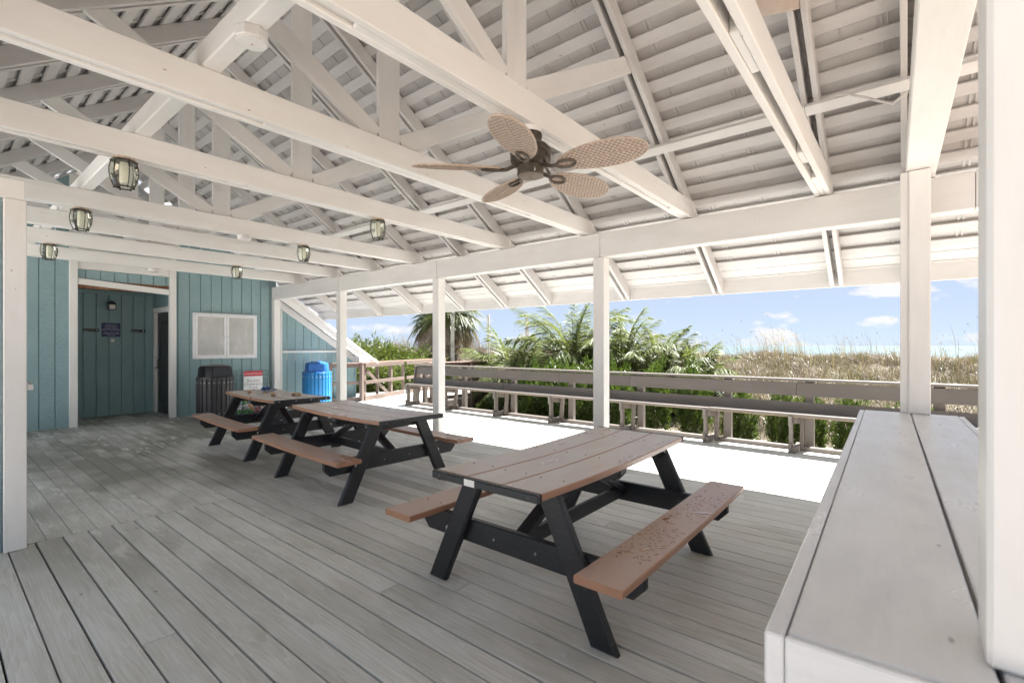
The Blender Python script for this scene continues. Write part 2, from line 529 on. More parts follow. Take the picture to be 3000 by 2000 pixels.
class MB:
    """collects vertices and faces of one mesh"""
    def __init__(s):
        s.v = []; s.f = []; s.smooth = False
    def add(s, vs, fs, mtx=None):
        n = len(s.v)
        if mtx is not None:
            vs = [mtx @ Vector(p) for p in vs]
        s.v += [tuple(p) for p in vs]
        s.f += [tuple(i + n for i in f) for f in fs]
        return s
    def box(s, size, mtx=None, ch=0.0):
        vs, fs = box_geo(size, ch)
        return s.add(vs, fs, mtx)
    def bar(s, A, B, w, h, up=(0, 0, 1), ch=0.0):
        L, m = frame(A, B, up)
        return s.box((L, w, h), m, ch)
    def tube(s, pts, r, n=8, cap=True):
        pts = [Vector(p) for p in pts]
        rs = r if isinstance(r, (list, tuple)) else [r] * len(pts)
        vs = []; fs = []
        ref = Vector((0, 0, 1))
        if abs((pts[-1] - pts[0]).normalized().dot(ref)) > 0.9:
            ref = Vector((1, 0, 0))
        for i, p in enumerate(pts):
            d = (pts[min(i + 1, len(pts) - 1)] - pts[max(i - 1, 0)]).normalized()
            a = d.cross(ref).normalized(); b = d.cross(a).normalized()
            for k in range(n):
                q = 2 * PI * k / n
                vs.append(p + (a * math.cos(q) + b * math.sin(q)) * rs[i])
        for i in range(len(pts) - 1):
            for k in range(n):
                fs.append((i * n + k, i * n + (k + 1) % n, (i + 1) * n + (k + 1) % n, (i + 1) * n + k))
        if cap:
            fs.append(tuple(range(n))); fs.append(tuple(range((len(pts) - 1) * n, len(pts) * n)))
        return s.add(vs, fs)
    def lathe(s, prof, n=20, mtx=None, cap=True, power=None):
        vs = []; fs = []
        for (r, z) in prof:
            for k in range(n):
                q = 2 * PI * k / n
                c, sn = math.cos(q), math.sin(q)
                if power:
                    kk = (abs(c) ** power + abs(sn) ** power) ** (-1 / power)
                    c *= kk; sn *= kk
                vs.append((r * c, r * sn, z))
        for i in range(len(prof) - 1):
            for k in range(n):
                fs.append((i * n + k, i * n + (k + 1) % n, (i + 1) * n + (k + 1) % n, (i + 1) * n + k))
        if cap:
            fs.append(tuple(range(n))[::-1]); fs.append(tuple(range((len(prof) - 1) * n, len(prof) * n)))
        return s.add(vs, fs, mtx)
    def sweep(s, pts, w, h, ch=0.004, up=(0, 0, 1), mtx=None):
        """a chamfered rectangular board bent along points"""
        pts = [Vector(p) for p in pts]
        up = Vector(up)
        a, b = w / 2, h / 2
        prof = [(-a, -b + ch), (-a + ch, -b), (a - ch, -b), (a, -b + ch), (a, b - ch), (a - ch, b), (-a + ch, b), (-a, b - ch)]
        vs = []; fs = []
        for i, p in enumerate(pts):
            d = (pts[min(i + 1, len(pts) - 1)] - pts[max(i - 1, 0)]).normalized()
            side = up.cross(d).normalized(); u2 = d.cross(side)
            for (x, y) in prof:
                vs.append(p + side * x + u2 * y)
        n = 8
        for i in range(len(pts) - 1):
            for k in range(n):
                fs.append((i * n + k, i * n + (k + 1) % n, (i + 1) * n + (k + 1) % n, (i + 1) * n + k))
        fs.append(tuple(range(n))[::-1]); fs.append(tuple(range((len(pts) - 1) * n, len(pts) * n)))
        return s.add(vs, fs, mtx)
    def prism(s, poly, d, ch=0.0, mtx=None):
        """convex polygon in the XZ plane pushed out along Y, arrises eased"""
        P = [Vector((x, z)) for x, z in poly]
        n = len(P)
        area = sum(P[i].x * P[(i + 1) % n].y - P[(i + 1) % n].x * P[i].y for i in range(n))
        if area < 0: P = P[::-1]
        ins = []
        for i in range(n):
            e0 = (P[i] - P[i - 1]).normalized(); e1 = (P[(i + 1) % n] - P[i]).normalized()
            n0 = Vector((-e0.y, e0.x)); n1 = Vector((-e1.y, e1.x))
            k = (n0 + n1) / max(0.25, 1 + n0.dot(n1))
            ins.append(P[i] + k * ch)
        rings = [(ins, -d / 2), (P, -d / 2 + ch), (P, d / 2 - ch), (ins, d / 2)] if ch > 0 else [(P, -d / 2), (P, d / 2)]
        vs = []; fs = []
        for q, y in rings:
            vs += [(p.x, y, p.y) for p in q]
        for i in range(len(rings) - 1):
            for k in range(n):
                fs.append((i * n + k, i * n + (k + 1) % n, (i + 1) * n + (k + 1) % n, (i + 1) * n + k))
        fs.append(tuple(range(n))); fs.append(tuple(range((len(rings) - 1) * n, len(rings) * n))[::-1])
        return s.add(vs, fs, mtx)
    def mesh(s, name, mat, smooth=False, fix=True):
        me = bpy.data.meshes.new(name)
        me.from_pydata(s.v, [], s.f)
        if fix:
            bm = bmesh.new(); bm.from_mesh(me)
            bmesh.ops.recalc_face_normals(bm, faces=bm.faces)
            bm.to_mesh(me); bm.free()
        for mt in (mat if isinstance(mat, (list, tuple)) else [mat]):
            me.materials.append(mt)
        if smooth:
            me.shade_smooth()
            try:
                me.set_sharp_from_angle(angle=R(38))
            except Exception:
                pass
        return me
    def put(s, name, mat, parent=None, mtx=None, smooth=False, kind=None):
        return put(name, s.mesh(name, mat, smooth), parent, mtx, kind)

def box_geo(size, ch):
    hx, hy, hz = (d / 2 for d in size)
    if ch <= 0:
        vs = [(sx * hx, sy * hy, sz * hz) for sx in (-1, 1) for sy in (-1, 1) for sz in (-1, 1)]
        return vs, [(0, 1, 3, 2), (4, 6, 7, 5), (0, 4, 5, 1), (2, 3, 7, 6), (0, 2, 6, 4), (1, 5, 7, 3)]
    ch = min(ch, hx * 0.45, hy * 0.45, hz * 0.45)
    h = (hx, hy, hz)
    vs = []; idx = {}
    cor = [(a, b, c) for a in (-1, 1) for b in (-1, 1) for c in (-1, 1)]
    for c in cor:
        for ax in range(3):
            idx[c, ax] = len(vs)
            vs.append(tuple(c[i] * (h[i] if i == ax else h[i] - ch) for i in range(3)))
    fs = []
    for ax in range(3):
        o1, o2 = [i for i in range(3) if i != ax]
        for sgn in (-1, 1):
            q = []
            for a, b in ((-1, -1), (1, -1), (1, 1), (-1, 1)):
                c = [0, 0, 0]; c[ax] = sgn; c[o1] = a; c[o2] = b
                q.append(idx[tuple(c), ax])
            fs.append(q)
    for ax in range(3):
        o1, o2 = [i for i in range(3) if i != ax]
        for a in (-1, 1):
            for b in (-1, 1):
                c0 = [0, 0, 0]; c0[o1] = a; c0[o2] = b; c1 = list(c0)
                c0[ax] = -1; c1[ax] = 1
                c0, c1 = tuple(c0), tuple(c1)
                fs.append([idx[c0, o1], idx[c1, o1], idx[c1, o2], idx[c0, o2]])
    for c in cor:
        fs.append([idx[c, 0], idx[c, 1], idx[c, 2]])
    res = []
    for f in fs:
        p = [Vector(vs[i]) for i in f]
        nrm = (p[1] - p[0]).cross(p[2] - p[0])
        res.append(tuple(f) if nrm.dot(sum(p, Vector())) > 0 else tuple(f[::-1]))
    return vs, res

def frame(A, B, up=(0, 0, 1)):
    A, B, up = Vector(A), Vector(B), Vector(up)
    x = (B - A); L = x.length; x.normalize()
    z = (up - x * up.dot(x)).normalized()
    y = z.cross(x)
    m = Matrix((x, y, z)).transposed().to_4x4()
    m.translation = (A + B) / 2
    return L, m

_boxes = {}
def box_mesh(name, size, mat, ch):
    k = (round(size[0], 3), round(size[1], 3), round(size[2], 3), mat.name, ch)
    if k not in _boxes:
        vs, fs = box_geo(k[:3], ch)
        me = bpy.data.meshes.new(name)
        me.from_pydata(vs, [], fs)
        me.materials.append(mat)
        _boxes[k] = me
    return _boxes[k]

def beam(name, A, B, w, h, mat, parent, up=(0, 0, 1), ch=0.004, kind=None):
    """timber from A to B: w across, h along 'up'; origin in its middle, length along local X"""
    L, m = frame(A, B, up)
    return put(name, box_mesh(name, (L, w, h), mat, ch), parent, m, kind)

def block(name, lo, hi, mat, parent, ch=0.004):
    """box between two corners, long side along local X"""
    lo, hi = Vector(lo), Vector(hi)
    s = hi - lo; c = (lo + hi) / 2
    ax = max(range(3), key=lambda i: s[i])
    if ax == 0:
        A, B, up, w_, h_ = (lo.x, c.y, c.z), (hi.x, c.y, c.z), (0, 0, 1), s.y, s.z
    elif ax == 1:
        A, B, up, w_, h_ = (c.x, lo.y, c.z), (c.x, hi.y, c.z), (0, 0, 1), s.x, s.z
    else:
        A, B, up, w_, h_ = (c.x, c.y, lo.z), (c.x, c.y, hi.z), (0, 1, 0), s.x, s.y
    return beam(name, A, B, w_, h_, mat, parent, up, ch)

FACE_PX = Matrix(((0, 0, 1), (1, 0, 0), (0, 1, 0))).to_4x4()   # text read from +X: right is +Y, up is +Z

def text(name, body, size, mtx, mat, parent, align='CENTER', space=1.0):
    cu = bpy.data.curves.new(name, 'FONT')
    cu.body = body; cu.size = size; cu.align_x = align; cu.align_y = 'CENTER'
    cu.space_line = space; cu.extrude = 0.0008; cu.resolution_u = 2
    o = bpy.data.objects.new('tmp', cu)
    C.objects.link(o)
    dg = bpy.context.evaluated_depsgraph_get()
    me = bpy.data.meshes.new_from_object(o.evaluated_get(dg))
    bpy.data.objects.remove(o)
    me.materials.clear(); me.materials.append(mat)
    return put(name, me, parent, mtx)

def T(x, y, z):
    return Matrix.Translation((x, y, z))

def rotm(axis, deg):
    return Matrix.Rotation(R(deg), 4, axis)

rnd = random.Random(7)

M['bounce_pale'] = plain('bounce_apron_pale', (0.62, 0.61, 0.59), 0.9, 0, 0.06, 2)  # pale reflector colour for the added bounce ground

# ------------------------------------------------------------------ ground, dune, sea
def terrain_z(x, y):
    """sand behind the deck, rising to the dune crest and falling to the beach"""
    z = -0.38
    t = min(1, max(0, (y - 10.5) / 13.0))
    z += (t * t * (3 - 2 * t)) * 1.32
    if y > 26:
        k = min(1, (y - 26) / 26.0)
        z -= k * k * (3 - 2 * k) * 3.6
    amp = 0.26 * t
    z += amp * (mnoise.noise((x * 0.22, y * 0.22, 1.3)) + 0.55 * mnoise.noise((x * 0.6, y * 0.6, 4.1)))
    return z

def grid_mesh(name, xs, ys, zf, mat):
    vs = [(x, y, zf(x, y)) for y in ys for x in xs]
    nx = len(xs)
    fs = [(j * nx + i, j * nx + i + 1, (j + 1) * nx + i + 1, (j + 1) * nx + i) for j in range(len(ys) - 1) for i in range(nx - 1)]
    me = bpy.data.meshes.new(name)
    me.from_pydata(vs, [], fs)
    me.materials.append(mat)
    me.shade_smooth()
    return me

xs = [-400, -200, -120, -80, -60] + [-50 + i * 0.8 for i in range(101)] + [40, 60, 100, 200, 400]
put('dune', grid_mesh('dune', xs, [10.4 + i * 0.6 for i in range(72)] + [60, 80], terrain_z, M['dune']), kind='structure')
put('sandy_ground', grid_mesh('sandy_ground', [-400, -60, -30, -20, -10, 0, 10, 20, 60, 400], [-400, -60, -20, -5, 0, 5, 10.6], lambda x, y: -0.385, M['ground']), kind='structure')
put('bounce_apron', grid_mesh('bounce_apron', [-60, -20, -8, -1.8], [-80, -20, -2, -1.5], lambda x, y: -0.36, M['bounce_pale']), kind='structure')  # unseen pale ground added to bounce sunlight up under the roof
put('sandy_yard', grid_mesh('sandy_yard', [1.7, 10, 60], [-1.5, 3, 8.1], lambda x, y: -0.37, M['ground']), kind='structure')
put('sea', grid_mesh('sea', [-7000, -1000, 0, 1000, 7000], [48, 200, 1000, 7000], lambda x, y: -2.2, M['sea']), kind='structure')

# ------------------------------------------------------------------ timber deck
deck_o = empty('deck', (0, 0, 0))
deck_o['kind'] = 'structure'
PITCH = 0.1475
Y0 = 0.376
brd = random.Random(11)
def board(x0, x1, yc, wd, dz=0.0):
    beam('deck_board', (x0, yc, -0.0155 + dz), (x1, yc, -0.0155 + dz), wd, 0.031, M['deck'], deck_o, (0, 0, 1), 0.0025)
XL, XR = -12.95, 1.6
rows = range(-12, 52)
for i in rows:
    yc = Y0 + (i + 0.5) * PITCH
    wide = 0.0075 + 0.004 * brd.random()
    if i < -1:
        board(-5.0, XR, yc, PITCH - wide)
        continue
    if yc > 8.02:
        continue
    sec_b = yc < 1.85
    x = XR
    cuts = [XR]
    end = -5.0 if sec_b else XL
    # two butt joints seen near the camera come from the photograph
    step = brd.uniform(1.5, 6.0)
    while x - step > end + 0.9:
        x -= step
        cuts.append(x)
        step = brd.uniform(4.2, 6.8)
    if abs(yc - 1.27) < 0.08: cuts = [XR, -0.2, -3.05]
    if abs(yc - 1.71) < 0.08: cuts = [XR, 0.4, -2.41]
    cuts.append(end)
    gap = wide if (sec_b or yc < 2.6) else 0.0055 + 0.002 * brd.random()
    outer = yc > 5.6                      # rain soaked boards beyond the posts have shrunk and cupped
    if outer: gap = 0.011 + 0.005 * brd.random()
    for a, b in zip(cuts[:-1], cuts[1:]):
        dz = brd.uniform(-0.006, 0.002) if outer else brd.uniform(-0.0015, 0.0012)
        if abs(yc - 6.40) < 0.08: dz = 0.012
        board(b + 0.0015, a - 0.0015, yc + brd.uniform(-0.0012, 0.0012), PITCH - gap, dz)
# tighter laid boards in front of the restrooms, out of step with the others
ytop = Y0 + 10 * PITCH - 0.001
wrow = 0.085
while ytop > -0.5:
    xj = -8.2 + brd.uniform(-1.6, 1.6)
    for a, b in ((-5.0035, xj), (xj, XL)):
        board(b + 0.0015, a - 0.0015, ytop - wrow / 2, wrow - 0.003, brd.uniform(-0.0008, 0.0008))
    ytop -= wrow
    wrow = 0.1475
# boardwalk to the beach
for i in range(42):
    yc = 8.1 + (i + 0.5) * PITCH
    sl = -0.25 * max(0, yc - 8.2) / 6
    beam('deck_board', (-12.9, yc, -0.0155), (-9.62, yc, -0.0155), PITCH - 0.006, 0.031, M['deck'], deck_o, (0, 0, 1), 0.0025)
# joists and rim below
for k in range(14):
    x = XL + 0.4 + k * 1.16
    block('joist', (x, -1.4, -0.22), (x + 0.04, 8.0, -0.034), M['dark_gap'], deck_o, 0)
block('rim_joist', (-9.5, 8.03, -0.24), (XR, 8.07, -0.002), M['taupe'], deck_o)
block('rim_joist', (-9.66, 8.08, -0.24), (-9.62, 14.2, -0.034), M['taupe'], deck_o)

# ------------------------------------------------------------------ pavilion
pav = empty('pavilion', (-4.5, 2.42, 0), 0, 'open white timber pavilion roof on square posts over the picnic deck', 'pavilion')
PO = Vector((-4.5, 2.42, 0))
def pb(name, A, B, w_, h_, mat, up=(0, 0, 1), ch=0.004, parent=None):
    return beam(name, Vector(A) - PO, Vector(B) - PO, w_, h_, mat, parent or pav, up, ch)
def pbl(name, lo, hi, mat, ch=0.004):
    return block(name, Vector(lo) - PO, Vector(hi) - PO, mat, pav, ch)

SL = 2 / 3.0
YR = 2.26
def zo(y):                       # underside of the rafters
    return 4.813 - SL * abs(y - YR)
YE = 6.33; YW = -0.62
XE = 2.3                         # open end of the roof
XB = -11.56                      # restroom wall
# posts
for x in (-11.475, -8.67, -5.82, -2.885, 0.06):
    pb('post', (x, 5.25, 0), (x, 5.25, 2.527), 0.146, 0.146, M['white'], (0, 1, 0), 0.006)
for x in (1.3,):
    pb('post', (x, -0.42, 0), (x, -0.42, 2.527), 0.146, 0.146, M['white'], (0, 1, 0), 0.006)
pb('post', (1.3, 5.25, 0), (1.3, 5.25, 2.527), 0.146, 0.146, M['white'], (0, 1, 0), 0.006)
# long plates on the posts
xsb = [-11.55, -8.66, -5.80, -2.87, 0.42, XE]
for a, b in zip(xsb[:-1], xsb[1:]):
    pbl('main_beam', (a + 0.002, 5.18, 2.53), (b - 0.002, 5.325, 2.82), M['white_old'], 0.006)
for a, b in ((-4.9, -1.0), (-1.0, XE)):
    pbl('main_beam', (a + 0.002, -0.49, 2.53), (b - 0.002, -0.345, 2.82), M['white_old'], 0.006)
for x in (-8.66, -5.80, -2.87):     # filler strip left under the joints
    pbl('joint_strip', (x - 0.004, 5.176, 2.55), (x + 0.004, 5.1795, 2.80), M['white_old'], 0.001)

# trusses
TIES = [-0.585, -1.83, -3.08, -4.42, -6.36, -7.56, -8.88, -10.33]
RAFT = TIES + [-5.33, 0.03, 1.3, 2.2]
def ply(name, xs_, A, B, h_, mat, th=0.04, up=(0, 0, 1)):
    for dx in xs_:
        pb(name, (A[0] + dx, A[1], A[2]), (B[0] + dx, B[1], B[2]), th, h_, mat, up, 0.004)
rr = random.Random(5)
for x in RAFT:
    hr = 0.14
    n1 = Vector((0, SL, 1)).normalized(); n2 = Vector((0, -SL, 1)).normalized()
    for sgn, nn, ye in ((1, n1, YE - 0.02), (-1, n2, YW + 0.02)):
        A = Vector((x, YR + sgn * 0.012, zo(YR + 0.012))); B = Vector((x, ye, zo(ye)))
        A = A + nn * hr / 2; B = B + nn * hr / 2
        for dx in (-0.042, 0.042):
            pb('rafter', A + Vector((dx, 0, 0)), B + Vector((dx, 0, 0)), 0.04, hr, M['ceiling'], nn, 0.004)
for j, x in enumerate(TIES):
    y0, y1 = -0.52, 5.30
    sag = 0.006
    for dx in (-0.042, 0.042):
        pbl('tie_beam', (x + dx - 0.021, y0, 2.826), (x + dx + 0.021, y1, 3.008), M['white'], 0.005)
    # the slot between the plies is stopped with boards, deep in the nearest truss
    if x > -1.0:
        segs = [(0.2, 0.62), (2.25, 2.65), (3.95, 4.2), (4.62, 5.28)]; zb = 2.832
        for a, b in segs:
            pbl('tie_filler', (x - 0.0195, a, zb), (x + 0.0195, b, 3.0), M['white'], 0.003)
    else:
        a = -0.4
        k = 0
        while a < 5.2:
            b = min(5.28, a + rr.uniform(0.7, 2.1))
            zb = 2.846 if k % 2 == 0 else 2.829
            pbl('tie_filler', (x - 0.0195, a, zb), (x + 0.0195, b - 0.002, 3.0), M['white'], 0.003)
            a = b; k += 1
    # king post and the two raking webs
    pb('king_post', (x, YR, 3.0), (x, YR, zo(YR) + 0.1), 0.19, 0.040, M['white_old'], (1, 0, 0), 0.004)
    for sgn in (1, -1):
        ye = YR + sgn * 1.53
        A = (x, YR + sgn * 0.115, 3.03); B = (x, ye, zo(ye) + 0.05)
        mat = M['rawwood'] if (x > -1 and sgn == 1) else M['white_old']
        pb('web_brace', A, B, 0.0395, 0.14, mat, (0, 0, 1), 0.004)
    # gusset block on the ridge
    pbl('ridge_block', (x - 0.019, YR - 0.16, zo(YR) - 0.02), (x + 0.019, YR - 0.097, zo(YR - 0.1) + 0.1), M['ceiling'], 0.003)
# solid beam over the counter, carried by the two posts that stand on it
pb('end_beam', (0.175, -0.6, 2.94), (0.088, 5.33, 2.94), 0.185, 0.23, M['white'], (0, 0, 1), 0.006)
# ridge board
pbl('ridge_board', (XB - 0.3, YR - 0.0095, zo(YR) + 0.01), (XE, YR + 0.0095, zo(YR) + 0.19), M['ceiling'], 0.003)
# long lateral braces
cuts = [-11.5, -8.9, -6.2, -3.6, -0.62, 2.25]
for yb in (4.45, 2 * YR - 4.45):
    for a, b in zip(cuts[:-1], cuts[1:]):
        z = zo(yb) - 0.022
        nn = Vector((0, SL if yb > YR else -SL, 1)).normalized()
        pb('lateral_brace', (a + 0.002, yb, z), (b - 0.002, yb, z), 0.088, 0.04, M['white_old'], nn, 0.003)
# runner laid along the tops of the ties
for a, b in ((-11.4, -7.6), (-7.6, -3.1), (-3.1, -0.01), (0.22, 2.25)):
    pbl('runner_beam', (a + 0.002, 0.975, 3.010), (b - 0.002, 1.075, 3.15), M['white'], 0.008)
# roof laths
LP = 0.2
cosr = 1 / math.sqrt(1 + SL * SL)
dyl = LP * cosr
nlath = int((YE - 0.36 - YR) / dyl)
for sgn in (1, -1):
    nn = Vector((0, sgn * SL, 1)).normalized()
    for i in range(nlath + 1):
        y = YR + sgn * (0.10 + i * dyl)
        if sgn < 0 and y < YW + 0.38: break
        z = zo(y)
        c = Vector((0, y, z)) + nn * (0.14 + 0.0105)
        xa = XB - 0.35
        mid = rr.choice([-8.88, -7.56, -6.36, -4.42, -3.08])
        for a, b in ((xa, mid), (mid, XE)):
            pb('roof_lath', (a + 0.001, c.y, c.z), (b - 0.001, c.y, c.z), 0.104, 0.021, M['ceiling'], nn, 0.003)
    # closed boarding near the eave
    for k in range(3):
        y = YE - 0.055 - k * 0.112
        if sgn < 0: y = YW + 0.055 + k * 0.112
        c = Vector((0, y, zo(y))) + nn * (0.14 + 0.0105)
        for a, b in ((XB - 0.0, -5.33), (-5.33, XE)):
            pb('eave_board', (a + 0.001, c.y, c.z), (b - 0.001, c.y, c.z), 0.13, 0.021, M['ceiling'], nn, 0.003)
    ye = YE if sgn > 0 else YW
    for a, b in ((XB - 0.0, -6.36), (-6.36, -1.83), (-1.83, XE)):
        pb('fascia', (a + 0.001, ye + sgn * 0.010, zo(ye) + 0.095), (b - 0.001, ye + sgn * 0.010, zo(ye) + 0.095), 0.02, 0.19, M['white_old'], (0, 0, 1), 0.003)
# painted sheet roof with its ribs, seen between the laths
PW = 0.5
for sgn in (1, -1):
    Ls = ((YE - YR if sgn > 0 else YR - YW) + 0.06) / cosr
    mb = MB()
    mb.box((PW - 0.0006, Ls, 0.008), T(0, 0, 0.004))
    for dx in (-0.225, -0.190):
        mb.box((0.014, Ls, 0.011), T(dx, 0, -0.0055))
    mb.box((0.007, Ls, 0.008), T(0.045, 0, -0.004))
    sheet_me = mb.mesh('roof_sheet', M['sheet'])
    nn = Vector((0, sgn * SL, 1)).normalized()
    yd = Vector((0, sgn * cosr, -SL * cosr))
    ym = YR + sgn * (Ls * cosr) / 2
    c0 = Vector((0, ym, zo(ym))) + nn * (0.14 + 0.0215 + 0.012)
    x = XB - 0.1
    while x < XE:
        xd = yd.cross(nn)
        m = Matrix((xd, yd, nn)).transposed().to_4x4()
        m.translation = Vector((x + PW / 2, c0.y, c0.z)) - PO
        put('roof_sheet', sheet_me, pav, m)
        x += PW

    c1 = c0 + nn * 0.022
    pb('sun_seal_roof', (XB - 0.3, c1.y, c1.z), (XE + 0.02, c1.y, c1.z), Ls + 0.05, 0.02, M['roofmetal'], nn, 0)  # unseen cover added to stop sun leaking through the sheet joints
pb('ridge_cap', (XB - 0.3, YR, zo(YR) + 0.262), (XE + 0.03, YR, zo(YR) + 0.262), 0.3, 0.03, M['roofmetal'])

# ------------------------------------------------------------------ restroom building
rest = empty('restroom_building', (-12.2, 3.0, 0), 0, 'blue board sided restroom building with white trim and a recessed doorway', 'building')
RO = Vector((-12.2, 3.0, 0))
def rbl(name, lo, hi, mat, ch=0.004, parent=None):
    return block(name, Vector(lo) - RO, Vector(hi) - RO, mat, parent or rest, ch)
def rb(name, A, B, w_, h_, mat, up=(0, 0, 1), ch=0.004, parent=None):
    return beam(name, Vector(A) - RO, Vector(B) - RO, w_, h_, mat, parent or rest, up, ch)

SP = 0.2045
def side_board(y0, y1, z0, ztop, x=XB, slope=True):
    """one grooved board of the siding facing the deck; top follows the roof"""
    g = 0.0055
    a, b = y0 + g, y1 - g
    if callable(ztop):
        za, zb = ztop(a), ztop(b)
    else:
        za = zb = ztop
    if min(za, zb) - z0 < 0.03:
        return
    mb = MB()
    # local X runs up the board so the paint grain follows it
    cy, cz = (a + b) / 2, z0
    poly = [(0, -(b - a) / 2), (0, (b - a) / 2), (zb - z0, (b - a) / 2), (za - z0, -(b - a) / 2)]
    mb.prism(poly, 0.018, 0.004)
    m = Matrix(((0, 1, 0), (0, 0, 1), (1, 0, 0))).to_4x4()      # local X->Z, Y->X, Z->Y
    m = Matrix(((0, 1, 0, x - 0.009 - RO.x), (0, 0, 1, cy - RO.y), (1, 0, 0, cz), (0, 0, 0, 1)))
    mb.put('siding_board', M['siding'], rest, m)

def roof_top(y):
    return zo(y) + 0.10
def low_roof(y):
    return 6.08 - 0.667 * y
yb = -1.2
gs = []
while yb < 7.6:
    gs.append(yb); yb += SP
# wall left of the doorway, wall right of it, wing wall beyond the corner post
def wall_run(ya, yc, z0, ztop):
    ys_ = [ya] + [g for g in gs if ya + 0.02 < g < yc - 0.02] + [yc]
    for a, b in zip(ys_[:-1], ys_[1:]):
        side_board(a, b, z0, ztop)
wall_run(-1.2, 1.66, -0.06, roof_top)
wall_run(3.24, 5.24, -0.06, roof_top)
wall_run(1.70, 3.20, 2.60, 2.84)
wall_run(5.38, 7.45, -0.35, lambda y: min(low_roof(y), 2.5))
# body behind the boards
mb = MB()
for lo, hi in (((-11.70, -1.2, -0.4), (-11.58, 1.64, 3.0)), ((-11.70, 3.3, -0.4), (-11.58, 7.40, 1.05)), ((-11.70, 3.3, 1.05), (-11.58, 5.3, 3.0)),
               ((-13.02, 1.5, -0.4), (-12.90, 3.45, 2.9)), ((-12.90, 1.58, -0.4), (-11.70, 1.70, 2.7)), ((-16.5, -1.2, -0.4), (-16.3, 7.4, 2.4)),
               ((-16.3, 7.28, -0.4), (-11.7, 7.40, 1.0))):
    lo, hi = Vector(lo), Vector(hi)
    mb.box(hi - lo, T(*((lo + hi) / 2 - RO)))
mb.put('wall_core', M['siding'], rest)
# doorway: posts, sagging header, recess boards, ceiling
for y in (1.693, 3.20):
    rbl('door_post', (-11.60, y - 0.055, -0.02), (-11.49, y + 0.055, zo(y) + 0.1), M['white'], 0.005)
rb('door_header', (-11.535, 1.75, 2.622), (-11.535, 3.143, 2.533), 0.05, 0.108, M['white'], (0, 0, 1), 0.004)
rbl('exposed_lintel', (-11.575, 1.75, 2.50), (-11.555, 3.143, 2.66), M['rotwood'], 0.002)
rbl('lintel_backing', (-11.64, 1.72, 2.64), (-11.60, 3.18, 3.0), M['siding'], 0)
rbl('head_trim', (-11.57, 1.75, 2.845), (-11.525, 3.143, 2.99), M['white'], 0.004)
ys_ = [1.70] + [1.70 + 0.13 + k * SP for k in range(8) if 1.83 + k * SP < 3.19] + [3.21]
for a, b in zip(ys_[:-1], ys_[1:]):
    side_board(a, b, -0.02, 2.6, -12.87)
rbl('recess_ceiling', (-12.89, 1.66, 2.60), (-11.58, 3.30, 2.63), M['siding'], 0)
rbl('recess_cap_trim', (-12.868, 1.70, 2.53), (-12.845, 3.21, 2.598), M['siding'], 0.003)
# side wall of the recess with the dark door
DY = 3.212
rbl('side_wall', (-12.87, DY + 0.03, 2.27), (-11.60, DY + 0.10, 2.60), M['siding'], 0)
for (xa, xb_) in ((-12.855, -12.745), (-11.80, -11.69)):
    rbl('door_casing', (xa, DY - 0.012, 0.0), (xb_, DY + 0.06, 2.17), M['white'], 0.004)
rbl('door_casing', (-12.855, DY - 0.012, 2.172), (-11.69, DY + 0.06, 2.275), M['white'], 0.004)
door = rbl('door', (-12.742, DY + 0.045, 0.01), (-11.803, DY + 0.09, 2.168), M['door_dark'], 0.003)
mb = MB()     # raised mouldings of two panels
def rim(x0, x1, z0, z1):
    yv = DY + 0.040
    for A, B in (((x0, yv, z0), (x1, yv, z0)), ((x0, yv, z1), (x1, yv, z1)), ((x0, yv, z0), (x0, yv, z1)), ((x1, yv, z0), (x1, yv, z1))):
        mb.bar(Vector(A) - RO, Vector(B) - RO, 0.025, 0.018, (0, 1, 0), 0.003)
rim(-12.58, -11.96, 0.2, 0.9); rim(-12.58, -11.96, 1.05, 2.0)
o = mb.put('door_moulding', M['door_dark'], rest)
o.parent = door; o.matrix_basis = door.matrix_basis.inverted()
mb = MB()
mb.box((0.06, 0.02, 0.20), T(*(Vector((-12.66, DY + 0.034, 1.06)) - RO)), 0.004)
mb.tube([Vector(p) - RO for p in ((-12.66, DY + 0.03, 0.98), (-12.66, DY - 0.03, 0.98), (-12.56, DY - 0.035, 0.98))], 0.011)
o = mb.put('door_handle', M['bronze'], rest)
o.parent = door; o.matrix_basis = door.matrix_basis.inverted()
mb = MB()
mb.tube([Vector(p) - RO for p in ((-12.60, DY + 0.03, 0.92), (-12.60, DY - 0.04, 0.93), (-12.60, DY - 0.04, 1.22), (-12.60, DY + 0.03, 1.23))], 0.012)
o = mb.put('pull_handle', M['steel'], rest)
o.parent = door; o.matrix_basis = door.matrix_basis.inverted()
# open louvred gable above the doorway
for k in range(15):
    z = 3.05 + k * 0.095
    rb('louvre_slat', (-11.60, 1.752, z), (-11.60, 3.143, z), 0.09, 0.012, M['white_old'], (0.75, 0, 1), 0.002)
rbl('louvre_back', (-12.2, 1.6, 2.9), (-12.15, 3.3, 4.7), M['white_old'], 0)  # backing added to block bright sky leaking between the slats
